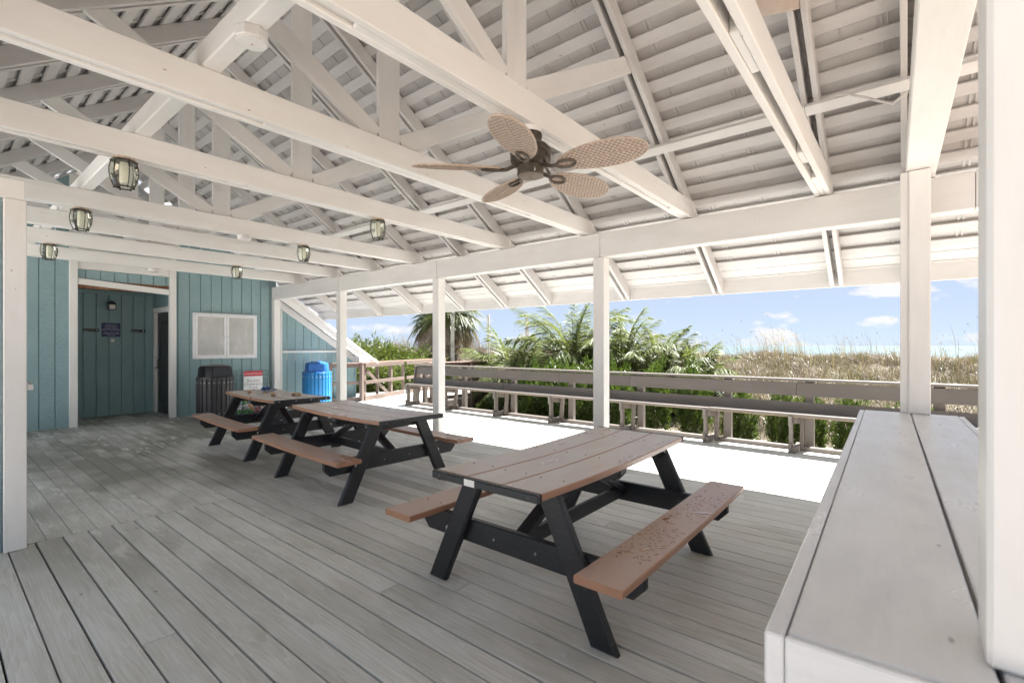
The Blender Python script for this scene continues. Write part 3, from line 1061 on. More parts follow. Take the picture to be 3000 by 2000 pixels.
# corner trim, frieze and the rake of the wing
rbl('corner_trim', (-11.575, 5.395, -0.1), (-11.545, 5.43, 2.30), M['white'], 0.003)
rb('rake_trim', (-11.535, 5.33, low_roof(5.33) - 0.06), (-11.535, 7.45, low_roof(7.45) - 0.06), 0.03, 0.15, M['white_old'], (0, 0, 1), 0.004)
rbl('band_trim', (-11.553, 5.42, 1.285), (-11.525, 6.85, 1.335), M['white'], 0.003)
nn = Vector((0, 0.667, 1)).normalized()
def rk(y, off):
    return Vector((0, y, 6.20 - 0.667 * y)) + nn * off
for hh, off, xo in ((0.155, -0.075, -11.235), (0.075, 0.045, -11.222)):
    a, b = rk(5.2, off), rk(7.86, off)
    rb('rake_fascia', (xo, a.y, a.z), (xo, b.y, b.z), 0.022, hh, M['white_old'], nn, 0.003)
for k in range(17):
    c = rk(5.35 + k * 0.165, -0.02)
    if c.y > 7.8: break
    rb('soffit_lath', (-11.70, c.y, c.z), (-11.25, c.y, c.z), 0.105, 0.02, M['ceiling'], nn, 0.002)
a, b = rk(5.2, 0.035), rk(7.86, 0.035)
rb('roof_plane', (-13.9, a.y, a.z), (-13.9, b.y, b.z), 5.3, 0.03, M['roofmetal'], nn, 0)
a = Vector((0, YR, 5.03)); b = Vector((0, 5.2, rk(5.2, 0.035).z))
rb('roof_plane', (-14.1, a.y, a.z), (-14.1, b.y, b.z), 4.4, 0.03, M['roofmetal'], nn, 0)
nn2 = Vector((0, -0.667, 1)).normalized()
b = Vector((0, -1.9, 5.03 - 0.667 * (YR + 1.9)))
rb('roof_plane', (-14.1, b.y, b.z), (-14.1, a.y, a.z), 4.4, 0.03, M['roofmetal'], nn2, 0)
rbl('eave_return', (-11.60, 7.30, 0.93), (-11.20, 7.62, 1.19), M['white_old'], 0.004)
rbl('eave_fascia', (-16.4, 7.84, 0.90), (-11.24, 7.862, 1.10), M['white_old'], 0.003)

# ------------------------------------------------------------------ wall stub at the left edge of the picture
stub = empty('side_wall_stub', (-5.02, 0.0, 0), 0, 'end of a blue wall with a white corner post, close at the left edge', 'wall')
SO = Vector((-5.02, 0, 0))
def sbl(name, lo, hi, mat, ch=0.004):
    return block(name, Vector(lo) - SO, Vector(hi) - SO, mat, stub, ch)
sbl('corner_post', (-5.06, 0.352, 0.0), (-4.90, 0.47, 2.50), M['white'], 0.006)
sbl('header_beam', (-5.05, -1.5, 2.502), (-4.905, 0.462, 2.645), M['white'], 0.006)
for k in range(9):
    y1_ = 0.350 - k * SP
    sbl('siding_board', (-4.955, y1_ - SP + 0.006, 0.0), (-4.935, y1_ - 0.004, 2.50), M['siding'], 0.004)
sbl('wall_core', (-5.03, -1.5, 0.0), (-4.958, 0.345, 2.49), M['siding'], 0)
t = empty('wall_shelf', (-4.99, 0.472, 1.16), 0, 'small white ledge sticking out behind the white corner post at left', 'shelf')
block('shelf_body', (-0.09, 0.001, -0.024), (0.06, 0.034, 0.018), M['plastic_white'], t, 0.004)
mb = MB(); mb.tube([(0.0, 0.008, 0.016), (0.0, 0.010, 0.034), (0.02, 0.018, 0.040), (0.03, 0.026, 0.018)], 0.005)
mb.put('spout', M['steel'], t, None, True)

# ------------------------------------------------------------------ counter on the half wall at right
ctr = empty('counter_wall', (0.075, 2.96, 0), R(1.35), 'waist high half wall topped by two wide white boards at right', 'counter')
CZ = 0.93
def cb(name, lo, hi, mat, ch=0.004):
    return block(name, lo, hi, mat, ctr, ch)
ya, yb2 = -1.96, 1.96
cb('counter_board', (-0.290, ya + 0.02, CZ - 0.038), (-0.005, yb2, CZ), M['counter'], 0.004)
cb('counter_board', (0.005, ya + 0.02, CZ - 0.038), (0.275, yb2, CZ - 0.002), M['counter'], 0.004)
cb('edge_trim', (-0.326, ya - 0.001, CZ - 0.10), (-0.294, yb2 + 0.004, CZ - 0.001), M['counter'], 0.004)
cb('edge_trim', (0.279, ya - 0.001, CZ - 0.10), (0.311, yb2 + 0.004, CZ - 0.003), M['counter'], 0.004)
cb('end_trim', (-0.2925, ya - 0.001, CZ - 0.10), (0.277, ya + 0.016, CZ - 0.001), M['counter'], 0.004)
cb('end_trim', (-0.2925, yb2 + 0.002, CZ - 0.10), (0.277, yb2 + 0.02, CZ - 0.001), M['counter'], 0.004)
cb('half_wall', (-0.21, ya + 0.06, 0.0), (0.21, yb2 - 0.05, CZ - 0.04), M['white'], 0.004)
hp = 2.822 - CZ
tag(put('counter_post', box_mesh('counter_post', (hp, 0.132, 0.132), M['white'], 0.006), None,
        Matrix(((0, 1, 0, 0.082), (0, 0, 1, 4.945), (1, 0, 0, CZ + hp / 2), (0, 0, 0, 1)))),
    'white square post standing on the far end of the counter', 'post')
o = put('post_strip', box_mesh('post_strip', (hp, 0.050, 0.04), M['white'], 0.004), bpy.data.objects['counter_post'],
        Matrix.Translation((0, -0.0925, -0.03)))
np_ = put('near_post', box_mesh('near_post', (hp, 0.14, 0.132), M['white'], 0.008), None,
          Matrix(((0, 1, 0, 0.173), (0, 0, 1, 1.172), (1, 0, 0, CZ + hp / 2), (0, 0, 0, 1))))
tag(np_, 'blurred white post at the right edge, closest to the camera', 'post')

# ------------------------------------------------------------------ picnic tables
def make_table():
    """three sagging brown planks on black A-frames; length along Y"""
    t = empty('picnic_table')
    HL = 0.955
    sag = 0.018
    def along(x, z, w_, h_, name, mat, sg, hl=HL):
        pts = [(0, -hl + 2 * hl * k / 10, -sg * (1 - (2 * k / 10 - 1) ** 2)) for k in range(11)]
        # sweep runs along local X of the plank, so that its grain does too
        mb = MB(); mb.sweep([(p[1], 0, p[2]) for p in pts], w_, h_, 0.005)
        return mb.put(name, mat, t, Matrix(((0, -1, 0, x), (1, 0, 0, 0), (0, 0, 1, z), (0, 0, 0, 1))))
    for i in (-1, 0, 1):
        along(i * 0.2475, 0.7395, 0.2425, 0.038, 'table_plank', M['brown'], sag, HL - 0.037)
    for i in (-1, 1):
        along(i * 0.683, 0.4335, 0.236, 0.038, 'seat_plank', M['seat'], 0.008)
    for s in (-1, 1):
        beam('end_cap', (-0.372, s * (HL - 0.0175), 0.7375), (0.372, s * (HL - 0.0175), 0.7375), 0.035, 0.043, M['black'], t, (0, 0, 1), 0.006)
        yl = s * 0.705
        for q in (-1, 1):
            mb = MB()
            poly = [(q * 0.515, 0.0), (q * 0.66, 0.0), (q * 0.322, 0.716), (q * 0.177, 0.716)]
            mb.prism(poly, 0.05, 0.012)
            me = mb.mesh('leg', M['black'])
            put('leg', me, t, T(0, yl, 0))
        yi = s * 0.658
        mb = MB()
        mb.prism([(-0.775, 0.413), (-0.775, 0.335), (-0.715, 0.272), (0.715, 0.272), (0.775, 0.335), (0.775, 0.413)], 0.042, 0.006)
        mb.put('cross_beam', M['black'], t, T(0, yi, 0))
        mb = MB()
        mb.prism([(-0.335, 0.719), (-0.335, 0.68), (-0.29, 0.632), (0.29, 0.632), (0.335, 0.68), (0.335, 0.719)], 0.042, 0.006)
        mb.put('top_cleat', M['black'], t, T(0, yi, -0.001))
        mb = MB()
        mb.prism([(0.0, -0.045), (0.0, 0.045), (0.645, 0.045), (0.645, -0.045)], 0.042, 0.006)
        A = Vector((0, s * 0.635, 0.36)); B = Vector((0, s * 0.07, 0.64))
        beam('diagonal_brace', A, B, 0.088, 0.04, M['black'], t, (0, 0, 1), 0.006)
    mb = MB()
    mb.prism([(-0.335, 0.70), (-0.335, 0.66), (-0.29, 0.612), (0.29, 0.612), (0.335, 0.66), (0.335, 0.70)], 0.088, 0.006)
    mb.put('middle_cleat', M['black'], t)
    beam('stretcher', (0, -0.636, 0.345), (0, 0.636, 0.345), 0.042, 0.088, M['black'], t, (0, 0, 1), 0.006)
    # bolts on the frames and screws in the planks
    mb = MB()
    for s in (-1, 1):
        for q in (-1, 1):
            for dx in (-0.033, 0.033):
                mb.lathe([(0.0155, 0), (0.0155, 0.004), (0.008, 0.007)], 8, T(q * 0.452 + dx, s * 0.7295, 0.34) @ rotm('X', 90 * s))
            mb.lathe([(0.0155, 0), (0.0155, 0.004), (0.008, 0.007)], 8, T(q * 0.26, s * 0.7295, 0.675) @ rotm('X', 90 * s))
            mb.lathe([(0.009, 0), (0.009, 0.004)], 8, T(q * 0.15, s * 0.679, 0.335) @ rotm('X', 90 * s))
            mb.lathe([(0.007, 0), (0.007, 0.002)], 8, T(q * 0.31, s * (HL + 0.0), 0.738) @ rotm('X', 90 * s))
            mb.lathe([(0.007, 0), (0.007, 0.002)], 8, T(q * 0.10, s * (HL + 0.0), 0.738) @ rotm('X', 90 * s))
    mb.put('frame_bolts', M['bolt'], t, None)
    mb = MB()
    for y, z in ((-0.66, 0.7505), (-0.02, 0.741), (0.66, 0.7505)):
        for i in (-1, 0, 1):
            for dx in (-0.07, 0.07):
                mb.lathe([(0.0058, 0), (0.0058, 0.0025)], 8, T(i * 0.2475 + dx, y + 0.008 * dx * 10, z))
    for y in (-0.66, 0.66):
        for i in (-1, 1):
            for dx in (-0.06, 0.06):
                mb.lathe([(0.0058, 0), (0.0058, 0.0025)], 8, T(i * 0.683 + dx, y, 0.4485))
    mb.put('plank_screws', M['screw'], t, None)
    return t

tg = 'picnic tables under the pavilion'
tab = make_table()
t2 = copy_tree(tab); t3 = copy_tree(tab)
tab.location = (-1.70, 2.77, 0)
tag(tab, 'picnic table nearest the camera, rain wet seat on its right side', 'picnic table', tg)
block('maker_plate', (-0.112, -0.960, 0.7205), (-0.038, -0.9555, 0.756), M['plastic_white'], tab, 0.001)
t2.location = (-4.67, 3.075, 0); t2.rotation_euler = (0, 0, R(90 - 2.8))
tag(t2, 'middle picnic table, its bare top in front of the second white post', 'picnic table', tg)
t3.location = (-7.12, 3.24, 0); t3.rotation_euler = (0, 0, R(90 - 3.4))
tag(t3, 'farthest picnic table, with sea shells and blue goggles on its top', 'picnic table', tg)

# rain water left on the near table's right seat
wr = random.Random(3)
mb = MB()
def drop(cx, cy, a, b, rot, hgt):
    n = 10
    vs = []; ph = wr.uniform(0, 6)
    for ring, (k, z) in enumerate(((1.0, 0.0), (0.86, hgt * 0.75), (0.5, hgt))):
        for i in range(n):
            q = 2 * PI * i / n
            rad = 1 + 0.28 * math.sin(2 * q + ph) + 0.18 * math.sin(3 * q + 2.1 * ph) + 0.1 * math.sin(5 * q + ph)
            x = a * k * rad * math.cos(q); y = b * k * rad * math.sin(q)
            vs.append((cx + x * math.cos(rot) - y * math.sin(rot), cy + x * math.sin(rot) + y * math.cos(rot), z))
    fs = [(r * n + i, r * n + (i + 1) % n, (r + 1) * n + (i + 1) % n, (r + 1) * n + i) for r in range(2) for i in range(n)]
    fs.append(tuple(range(2 * n, 3 * n)))
    mb.add(vs, fs)
def scatter(n, x0, x1, y0, y1, smin, smax):
    for _ in range(n):
        s = smin * (smax / smin) ** (wr.random() ** 1.6)
        drop(wr.uniform(x0, x1), wr.uniform(y0, y1), s * wr.uniform(0.8, 1.5), s * wr.uniform(0.6, 1.0), wr.uniform(0, 3.1), 0.0015)
scatter(120, -0.095, 0.09, -0.62, -0.12, 0.0035, 0.0125)
scatter(150, -0.09, 0.095, 0.02, 0.55, 0.0025, 0.008)
scatter(30, -0.1, 0.1, 0.5, 0.85, 0.002, 0.006)
drop(0.05, -0.44, 0.05, 0.016, 0.9, 0.0018); drop(0.01, -0.50, 0.035, 0.012, 1.2, 0.0018); drop(-0.04, -0.58, 0.03, 0.01, 0.2, 0.0018)
drop(-0.06, -0.02, 0.045, 0.022, 1.4, 0.002); drop(-0.045, 0.04, 0.04, 0.02, 0.8, 0.002); drop(-0.03, -0.06, 0.03, 0.014, 0.2, 0.0018)
drop(0.06, 0.22, 0.05, 0.03, 0.6, 0.0018)
me = mb.mesh('rain_water', M['water'], True)
# follow the slight bow of the seat
for v in me.vertices:
    v.co.z += 0.4529 - 0.008 * (1 - (v.co.y / 0.955) ** 2)
o = put('rain_water', me, None, T(-1.70 + 0.683, 2.77, 0), 'stuff')
tag(o, 'beads and puddles of rain water on the near bench seat', 'water')

# shells and goggles on the farthest table
def on_t3(x, y):       # along the table, across it
    a = R(90 - 3.4)
    return Vector((-7.12 + x * math.cos(a - PI / 2) - y * math.sin(a - PI / 2), 3.24 + x * math.sin(a - PI / 2) + y * math.cos(a - PI / 2), 0.7588 - 0.018 * (1 - (x / 0.955) ** 2)))
def shell_mesh(mat, spiral):
    mb = MB()
    if spiral:
        pts = [(0.03 * k / 6 - 0.02, 0, 0.011 + 0.002 * math.sin(k)) for k in range(7)]
        mb.tube(pts, [0.003, 0.012, 0.011, 0.015, 0.013, 0.009, 0.002], 8)
    else:
        n = 12
        vs = [(0, 0, 0.013)]
        for r, z in ((0.6, 0.011), (1, 0.0)):
            for i in range(n):
                q = 2 * PI * i / n
                k = r * (0.021 + 0.0022 * (i % 2)) * (1.0 if math.cos(q) > -0.7 else 0.65)
                vs.append((k * math.cos(q), k * math.sin(q) * 0.85, z))
        fs = [(0, 1 + i, 1 + (i + 1) % n) for i in range(n)]
        fs += [(1 + i, 1 + n + i, 1 + n + (i + 1) % n, 1 + (i + 1) % n) for i in range(n)]
        mb.add(vs, fs)
    return mb.mesh('shell', mat, True)
sm = [shell_mesh(M['shell'], False), shell_mesh(M['shell_dark'], True), shell_mesh(M['shell'], True)]
spots = [(-0.42, -0.21, 1, 2.0), (-0.28, -0.20, 0, 1.7), (-0.36, -0.02, 1, 1.3), (-0.16, -0.04, 0, 1.0), (-0.11, 0.02, 2, 1.1), (-0.06, -0.05, 0, 1.3), (0.0, -0.01, 2, 1.4),
         (0.03, 0.06, 0, 1.2), (0.09, 0.03, 0, 1.5), (0.15, 0.07, 2, 1.3), (0.06, -0.07, 0, 1.0), (0.20, -0.09, 1, 2.3), (0.26, -0.03, 0, 1.6), (0.38, 0.10, 1, 2.0), (0.46, 0.16, 1, 2.2), (0.25, 0.24, 0, 1.2)]
slabel = {0: 'pale ribbed half shell lying on the farthest picnic table', 1: 'brown knobbly shell lying on the farthest picnic table', 2: 'small pale spiral shell lying on the farthest picnic table'}
for x, y, k, s in spots:
    p = on_t3(x, y)
    o = put('sea_shell', sm[k], None, T(*p) @ Matrix.Rotation(wr.uniform(0, 6), 4, 'Z') @ Matrix.Scale(s, 4))
    where = 'left end' if x < -0.25 else 'left of the middle' if x < -0.08 else 'middle' if x < 0.08 else 'right of the middle' if x < 0.22 else 'right end'
    row = 'near plank' if y < -0.124 else 'far plank' if y > 0.124 else 'centre plank'
    tag(o, slabel[k].replace(' lying on the farthest picnic table', '') + ' at the %s of the shell scatter, on the %s' % (where, row), 'shell', 'sea shells on the picnic table')
p = on_t3(-0.62, 0.12)
g = empty('swim_goggles', p, R(-60), 'pair of blue swim goggles lying on the farthest picnic table', 'goggles')
for s in (-1, 1):
    mb = MB(); mb.lathe([(0.026, 0), (0.040, 0.01), (0.042, 0.03), (0.030, 0.04)], 14, T(0.048 * s, 0, 0.033) @ rotm('X', 70) @ Matrix.Diagonal((1.1, 0.75, 1, 1)))
    mb.put('eye_cup', M['goggle'], g, None, True)
mb = MB(); mb.tube([(0.09, 0.0, 0.03), (0.14, 0.07, 0.012), (0.06, 0.13, 0.01), (-0.06, 0.13, 0.03), (-0.13, 0.07, 0.015), (-0.09, 0.0, 0.03)], 0.008, 6)
mb.put('head_strap', M['goggle'], g, None, True)

# ------------------------------------------------------------------ ceiling fan
FZ = 2.83
fan = empty('ceiling_fan', (-1.83, 2.42, FZ), R(YAW), 'bronze ceiling fan with five woven rattan leaf blades under a white beam', 'ceiling fan')
mb = MB(); mb.lathe([(0.062, 0.0), (0.062, -0.035), (0.055, -0.045)], 20)
mb.put('mount_plate', M['plastic_white'], fan, None, True)
mb = MB(); mb.lathe([(0.070, -0.04), (0.074, -0.05), (0.068, -0.085), (0.052, -0.105), (0.050, -0.12)], 22)
mb.put('canopy', M['bronze'], fan, None, True)
mb = MB(); mb.lathe([(0.05, -0.10), (0.105, -0.115), (0.128, -0.140), (0.130, -0.165), (0.118, -0.175), (0.128, -0.182), (0.126, -0.215), (0.108, -0.235), (0.075, -0.245)], 28)
mb.put('motor_housing', M['bronze'], fan, None, True)
mb = MB(); mb.lathe([(0.072, -0.24), (0.082, -0.246), (0.084, -0.30), (0.080, -0.305)], 24)
mb.put('switch_housing', M['bronze'], fan, None, True)
mb = MB(); mb.lathe([(0.080, -0.3052), (0.066, -0.311), (0.012, -0.313), (0.010, -0.318)], 24)
mb.put('bottom_cap', M['bronze_dust'], fan, None, True)
mb = MB(); mb.tube([(0.02, -0.084, -0.275), (0.024, -0.092, -0.29), (0.02, -0.09, -0.30)], 0.004, 6)
mb.put('pull_chain', M['bolt'], fan, None, True)

def make_blade():
    """oval blade along +X with rim, mid rib and crossing weave on both faces"""
    root = empty('fan_blade')
    x0, x1, hw = 0.19, 0.735, 0.118
    cx = (x0 + x1) / 2; a = (x1 - x0) / 2
    def wid(x):
        u = (x - cx) / a
        return hw * math.sqrt(max(0, 1 - u * u)) * (1 + 0.14 * u)
    n = 40
    outl = []
    for i in range(n):
        q = 2 * PI * i / n
        x = cx + a * math.cos(q)
        y = hw * math.sin(q) * (1 + 0.14 * math.cos(q))
        outl.append((x, y))
    mb = MB()
    vs = [(x, y, -0.004) for x, y in outl] + [(x, y, 0.004) for x, y in outl]
    fs = [tuple(range(n))[::-1], tuple(range(n, 2 * n))] + [(i, (i + 1) % n, n + (i + 1) % n, n + i) for i in range(n)]
    mb.add(vs, fs)
    body = mb.put('blade_panel', M['rattan'], root)
    mb = MB()
    pts = [Vector((x, y, 0)) for x, y in outl]
    mb.tube(pts + [pts[0]], 0.0062, 6, False)
    mb.put('blade_rim', M['rattan_edge'], root, None, True)
    mb = MB()
    for s in (-1, 1):
        mb.bar((x0 + 0.02, 0, s * 0.005), (x1 - 0.01, 0, s * 0.005), 0.011, 0.004)
    mb.put('mid_rib', M['rattan_edge'], root)
    mb = MB()
    for sg in (-1, 1):
        k = -14
        while k < 30:
            c = x0 - 0.12 + k * 0.031
            # line x = c + y*t ; clip against the oval
            tt = 0.9 * sg
            ins = []
            for i in range(81):
                y = -hw * 1.2 + 2.4 * hw * i / 80
                x = c + y * tt
                if x0 < x < x1 and abs(y) < wid(x) - 0.004:
                    ins.append((x, y))
            if len(ins) > 3:
                for z in (-0.0048, 0.0048):
                    mb.bar((*ins[0], z), (*ins[-1], z), 0.0042, 0.0024)
            k += 1
    mb.put('weave', M['rattan_line'], root)
    mb = MB()
    mb.tube([(0.07, 0, 0.035), (0.11, 0.012, 0.012), (0.15, 0.0, -0.006), (0.185, 0, -0.010)], [0.014, 0.012, 0.012, 0.012], 8)
    rg = [(0.243 + 0.062 * math.cos(q), 0.034 * math.sin(q), -0.0115) for q in [2 * PI * i / 20 for i in range(21)]]
    mb.tube(rg, 0.0085, 6, False)
    mb.put('blade_iron', M['bronze'], root, None, True)
    return root
b0 = make_blade()
for i, ang in enumerate((-31, 41, 113, 185, 257)):
    b = b0 if i == 0 else copy_tree(b0)
    b.parent = fan
    b.matrix_basis = T(0, 0, -0.262) @ rotm('Z', ang) @ rotm('X', -14)

# ------------------------------------------------------------------ lanterns under the ties, round boxes
def make_lantern():
    """six sided bent glass lantern hanging from a flush plate; origin on the beam's underside"""
    t = empty('ceiling_lantern')
    prof = [(0.095, -0.035), (0.107, -0.08), (0.108, -0.125), (0.097, -0.18), (0.074, -0.235)]
    mb = MB(); mb.lathe([(0.070, 0), (0.072, -0.018), (0.105, -0.022), (0.103, -0.034)], 6)
    mb.put('top_plate', M['lantern_metal'], t)
    mb = MB(); mb.lathe([(0.085, -0.0005), (0.088, -0.016), (0.06, -0.0175)], 9)
    mb.put('plate_crust', M['lantern_rust'], t)
    for k in range(6):
        q0, q1 = 2 * PI * k / 6, 2 * PI * (k + 1) / 6
        vs = []; fs = []
        for r, z in prof:
            vs += [(r * math.cos(q0) * 0.985, r * math.sin(q0) * 0.985, z), (r * math.cos(q1) * 0.985, r * math.sin(q1) * 0.985, z)]
        fs = [(2 * i, 2 * i + 1, 2 * i + 3, 2 * i + 2) for i in range(4)]
        mb = MB(); mb.add(vs, fs)
        mb.put('glass_pane', M['glass'], t)
        mb = MB()
        mb.tube([(r * math.cos(q0), r * math.sin(q0), z) for r, z in prof], 0.0042, 5)
        mb.put('frame_bar', M['lantern_metal'], t)
    mb = MB()
    hx = [(0.074 * math.cos(2 * PI * k / 6), 0.074 * math.sin(2 * PI * k / 6), -0.236) for k in range(7)]
    for p, q in zip(hx[:-1], hx[1:]):
        mb.tube([p, q], 0.0058, 5)
    for p in hx[:-1]:
        mb.lathe([(0.007, 0), (0.008, -0.006), (0.003, -0.012)], 6, T(p[0], p[1], p[2]))
    mb.put('bottom_ring', M['lantern_metal'], t)
    mb = MB(); mb.lathe([(0.03, -0.035), (0.034, -0.06), (0.034, -0.19), (0.028, -0.20)], 14)
    mb.put('milk_glass', M['milk'], t, None, True)
    return t
lan = make_lantern()
LN = [(-4.42, 0.925, 2.826, 'hexagonal glass lantern nearest the camera, at upper left under a beam'),
      (-6.36, 0.99, 2.826, 'hexagonal glass lantern second from the camera in the left row'),
      (-8.88, 1.06, 2.826, 'hexagonal glass lantern farthest back in the left row, before the blue wall'),
      (-4.42, 3.11, 2.826, 'hexagonal glass lantern nearest the camera in the row by the long beam'),
      (-6.36, 3.28, 2.826, 'middle hexagonal glass lantern of the row by the long beam'),
      (-8.88, 3.40, 2.826, 'hexagonal glass lantern above the notice board, farthest in its row')]
for i, (x, y, z, lb) in enumerate(LN):
    o = lan if i == 0 else copy_tree(lan)
    o.location = (x, y, z); o.rotation_euler = (0, 0, R(9 + 3 * i)); o.scale = (0.80, 0.80, 0.90)
    tag(o, lb, 'lantern', 'hexagonal glass lanterns hanging from the tie beams')
def make_box(n):
    t = empty('junction_box')
    mb = MB(); mb.lathe([(0.075, 0), (0.078, -0.006), (0.078, -0.048), (0.073, -0.054)], n)
    mb.put('box_body', M['white_old'], t, None, n > 12)
    mb = MB(); mb.lathe([(0.066, -0.0545), (0.066, -0.060), (0.058, -0.063)], 20)
    mb.put('box_cover', M['plastic_white'], t, None, True)
    mb = MB(); mb.lathe([(0.006, -0.063), (0.006, -0.066)], 6)
    mb.put('cover_screw', M['lantern_rust'], t)
    return t
for n, loc, lb in ((8, (-2.50, 1.025, 3.009), 'eight sided white junction box on the runner beam at upper left'),
                   (16, (-6.36, 2.52, 2.826), 'round white junction box under the middle of a tie beam'),
                   (16, (-10.33, 2.58, 2.826), 'round white junction box under the last beam, above the doorway')):
    o = make_box(n); o.location = loc
    tag(o, lb, 'junction box')
# loose cable
t = tag(MB().tube([(-0.46, 4.385, 3.352), (-0.397, 4.36, 3.345), (-0.34, 4.36, 3.335), (-0.279, 4.36, 3.30), (-0.21, 4.36, 3.262), (-0.154, 4.36, 3.222), (-0.068, 4.36, 3.175), (-0.055, 4.36, 3.19), (0.012, 4.36, 3.235)], 0.0085, 7).put('loose_cable', M['cable'], None, None, True),
        'loose pale cable drooping from the brace beside the big end beam', 'cable')
tag(MB().tube([(-7.53, 2.16, 2.826), (-7.53, 2.165, 2.80), (-7.53, 2.13, 2.775), (-7.53, 2.15, 2.745), (-7.53, 2.19, 2.74)], 0.006, 6).put('hanging_hook', M['cable'], None, None, True),
    'small pale wire hook hanging from a beam in front of the louvres', 'hook')

# ------------------------------------------------------------------ things on and by the restroom wall
XW = XB + 0.0
nb = empty('notice_board', (XW, 4.19, 1.665), 0, 'white framed two door notice case with clouded panes on the blue wall', 'notice board')
hw_, hh_ = 0.635, 0.485
block('case_back', (0.0, -hw_ + 0.01, -hh_ + 0.01), (0.03, hw_ - 0.01, hh_ - 0.01), M['case_white'], nb, 0.002)
for a, b in (((0, -hw_, -hh_), (0.07, -hw_ + 0.03, hh_)), ((0, hw_ - 0.03, -hh_), (0.07, hw_, hh_)), ((0.0, -hw_ + 0.03, hh_ - 0.03), (0.07, hw_ - 0.03, hh_)), ((0, -hw_ + 0.03, -hh_), (0.07, hw_ - 0.03, -hh_ + 0.03))):
    block('case_frame', a, b, M['case_white'], nb, 0.003)
for s in (-1, 1):
    y0, y1 = (-hw_ + 0.033, -0.003) if s < 0 else (0.003, hw_ - 0.033)
    z0, z1 = -hh_ + 0.033, hh_ - 0.033
    dr = empty('case_door', (0, 0, 0)); dr.parent = nb
    for a, b in (((0.045, y0, z0), (0.078, y0 + 0.045, z1)), ((0.045, y1 - 0.045, z0), (0.078, y1, z1)), ((0.045, y0 + 0.045, z1 - 0.045), (0.078, y1 - 0.045, z1)), ((0.045, y0 + 0.045, z0), (0.078, y1 - 0.045, z0 + 0.045))):
        block('door_rail', a, b, M['case_white'], dr, 0.003)
    block('pane', (0.052, y0 + 0.044, z0 + 0.044), (0.058, y1 - 0.044, z1 - 0.044), M['acrylic'], dr, 0)
    MB().lathe([(0.011, 0), (0.011, 0.012), (0.006, 0.015)], 10, T(0.078, s * 0.026, -0.02) @ rotm('Y', 90)).put('lock', M['steel'], dr)

XR2 = -12.861 + 0.0
rs = empty('restroom_sign', (XR2, 2.475, 1.79), 0, 'dark blue restroom notice with white capitals on the recess wall', 'sign')
block('sign_plate', (0, -0.152, -0.142), (0.008, 0.152, 0.142), M['navy'], rs, 0.002)
text('sign_text', 'RESTROOMS\nFOR WYNDHAM\nOCEAN RIDGE\nOWNERS, GUEST &\nAMENITY PASS HOLDERS', 0.029, Matrix.Translation((0.0088, 0, 0.047)) @ FACE_PX, M['print_white'], rs, 'CENTER', 0.95)
text('sign_text', 'PLEASE USE YOUR\nROOM KEY TO OPEN\nTHE DOOR', 0.029, Matrix.Translation((0.0088, 0, -0.085)) @ FACE_PX, M['print_white'], rs, 'CENTER', 0.95)
def arrow(parent, y):
    mb = MB()
    pts = [(0, 0.026), (0.014, 0.004), (0.006, 0.004), (0.006, -0.024), (-0.006, -0.024), (-0.006, 0.004), (-0.014, 0.004)]
    vs = [(0.0085, y + a, b) for a, b in pts] + [(0.0075, y + a, b) for a, b in pts]
    mb.add(vs, [(0, 1, 2, 5, 6), (2, 3, 4, 5)])
    mb.put('arrow_mark', M['print_white'], parent)
for nm, y, lb, body in (('restroom_plaque', 2.16, 'narrow dark restroom plaque left of the dark blue notice', 'women'),
                        ('restroom_plaque', 2.94, 'narrow dark restroom plaque right of the dark blue notice', None)):
    t = empty(nm, (XR2, y, 1.775), 0, lb, 'sign', 'restroom plaques')
    block('plaque_plate', (0, -0.125, -0.032), (0.0072, 0.125, 0.032), M['plaque'], t, 0.002)
    arrow(t, 0.085)
    if body:
        text('plaque_text', body, 0.024, Matrix.Translation((0.008, -0.083, -0.016)) @ FACE_PX, M['print_white'], t)
    else:
        mb = MB()
        for k in range(7):
            mb.box((0.0008, 0.012, 0.009), T(0.0078, -0.10 + k * 0.0165, -0.014))
        mb.put('worn_lettering', M['print_white'], t)
t = empty('wall_plate', (XR2, 2.50, 1.565), 0, 'small white switch plate below the restroom notice', 'switch plate')
block('plate', (0, -0.032, -0.032), (0.02, 0.032, 0.032), M['plastic_white'], t, 0.005)
for s in (-1, 1):
    MB().lathe([(0.005, 0), (0.005, 0.003)], 8, T(0.02, s * 0.02, 0.002) @ rotm('Y', 90)).put('plate_screw', M['lantern_metal'], t)
wl = empty('wall_lamp', (XR2, 2.47, 2.30), 0, 'black box lantern fixed high on the recess wall', 'wall lamp')
MB().lathe([(0.055, 0), (0.055, 0.02), (0.03, 0.03)], 16, T(0, -0.0, 0.03) @ rotm('Y', 90)).put('back_plate', M['black_plastic'], wl, None, True)
MB().tube([(0.02, 0, 0.05), (0.07, 0, 0.085), (0.11, 0, 0.07)], 0.012, 8).put('arm', M['black_plastic'], wl, None, True)
MB().lathe([(0.012, 0.085), (0.03, 0.08), (0.075, 0.04), (0.088, 0.02), (0.088, 0.008)], 4, T(0.11, 0, 0) @ rotm('Z', 45)).put('lamp_roof', M['black_plastic'], wl)
block('milk_pane', (0.062, -0.05, -0.085), (0.158, 0.05, 0.006), M['milk'], wl, 0.004)
mb = MB()
for a in (-1, 1):
    for b in (-1, 1):
        mb.box((0.010, 0.010, 0.105), T(0.11 + a * 0.052, b * 0.054, -0.042))
mb.box((0.118, 0.120, 0.010), T(0.11, 0, -0.093))
mb.put('lamp_cage', M['black_plastic'], wl)
t = empty('outlet_cover', (XB, 3.42, 0.42), 0, 'small blue painted outlet cover low on the wall beside the doorway', 'outlet cover')
block('cover', (0, -0.05, -0.06), (0.012, 0.05, 0.06), M['siding'], t, 0.004)

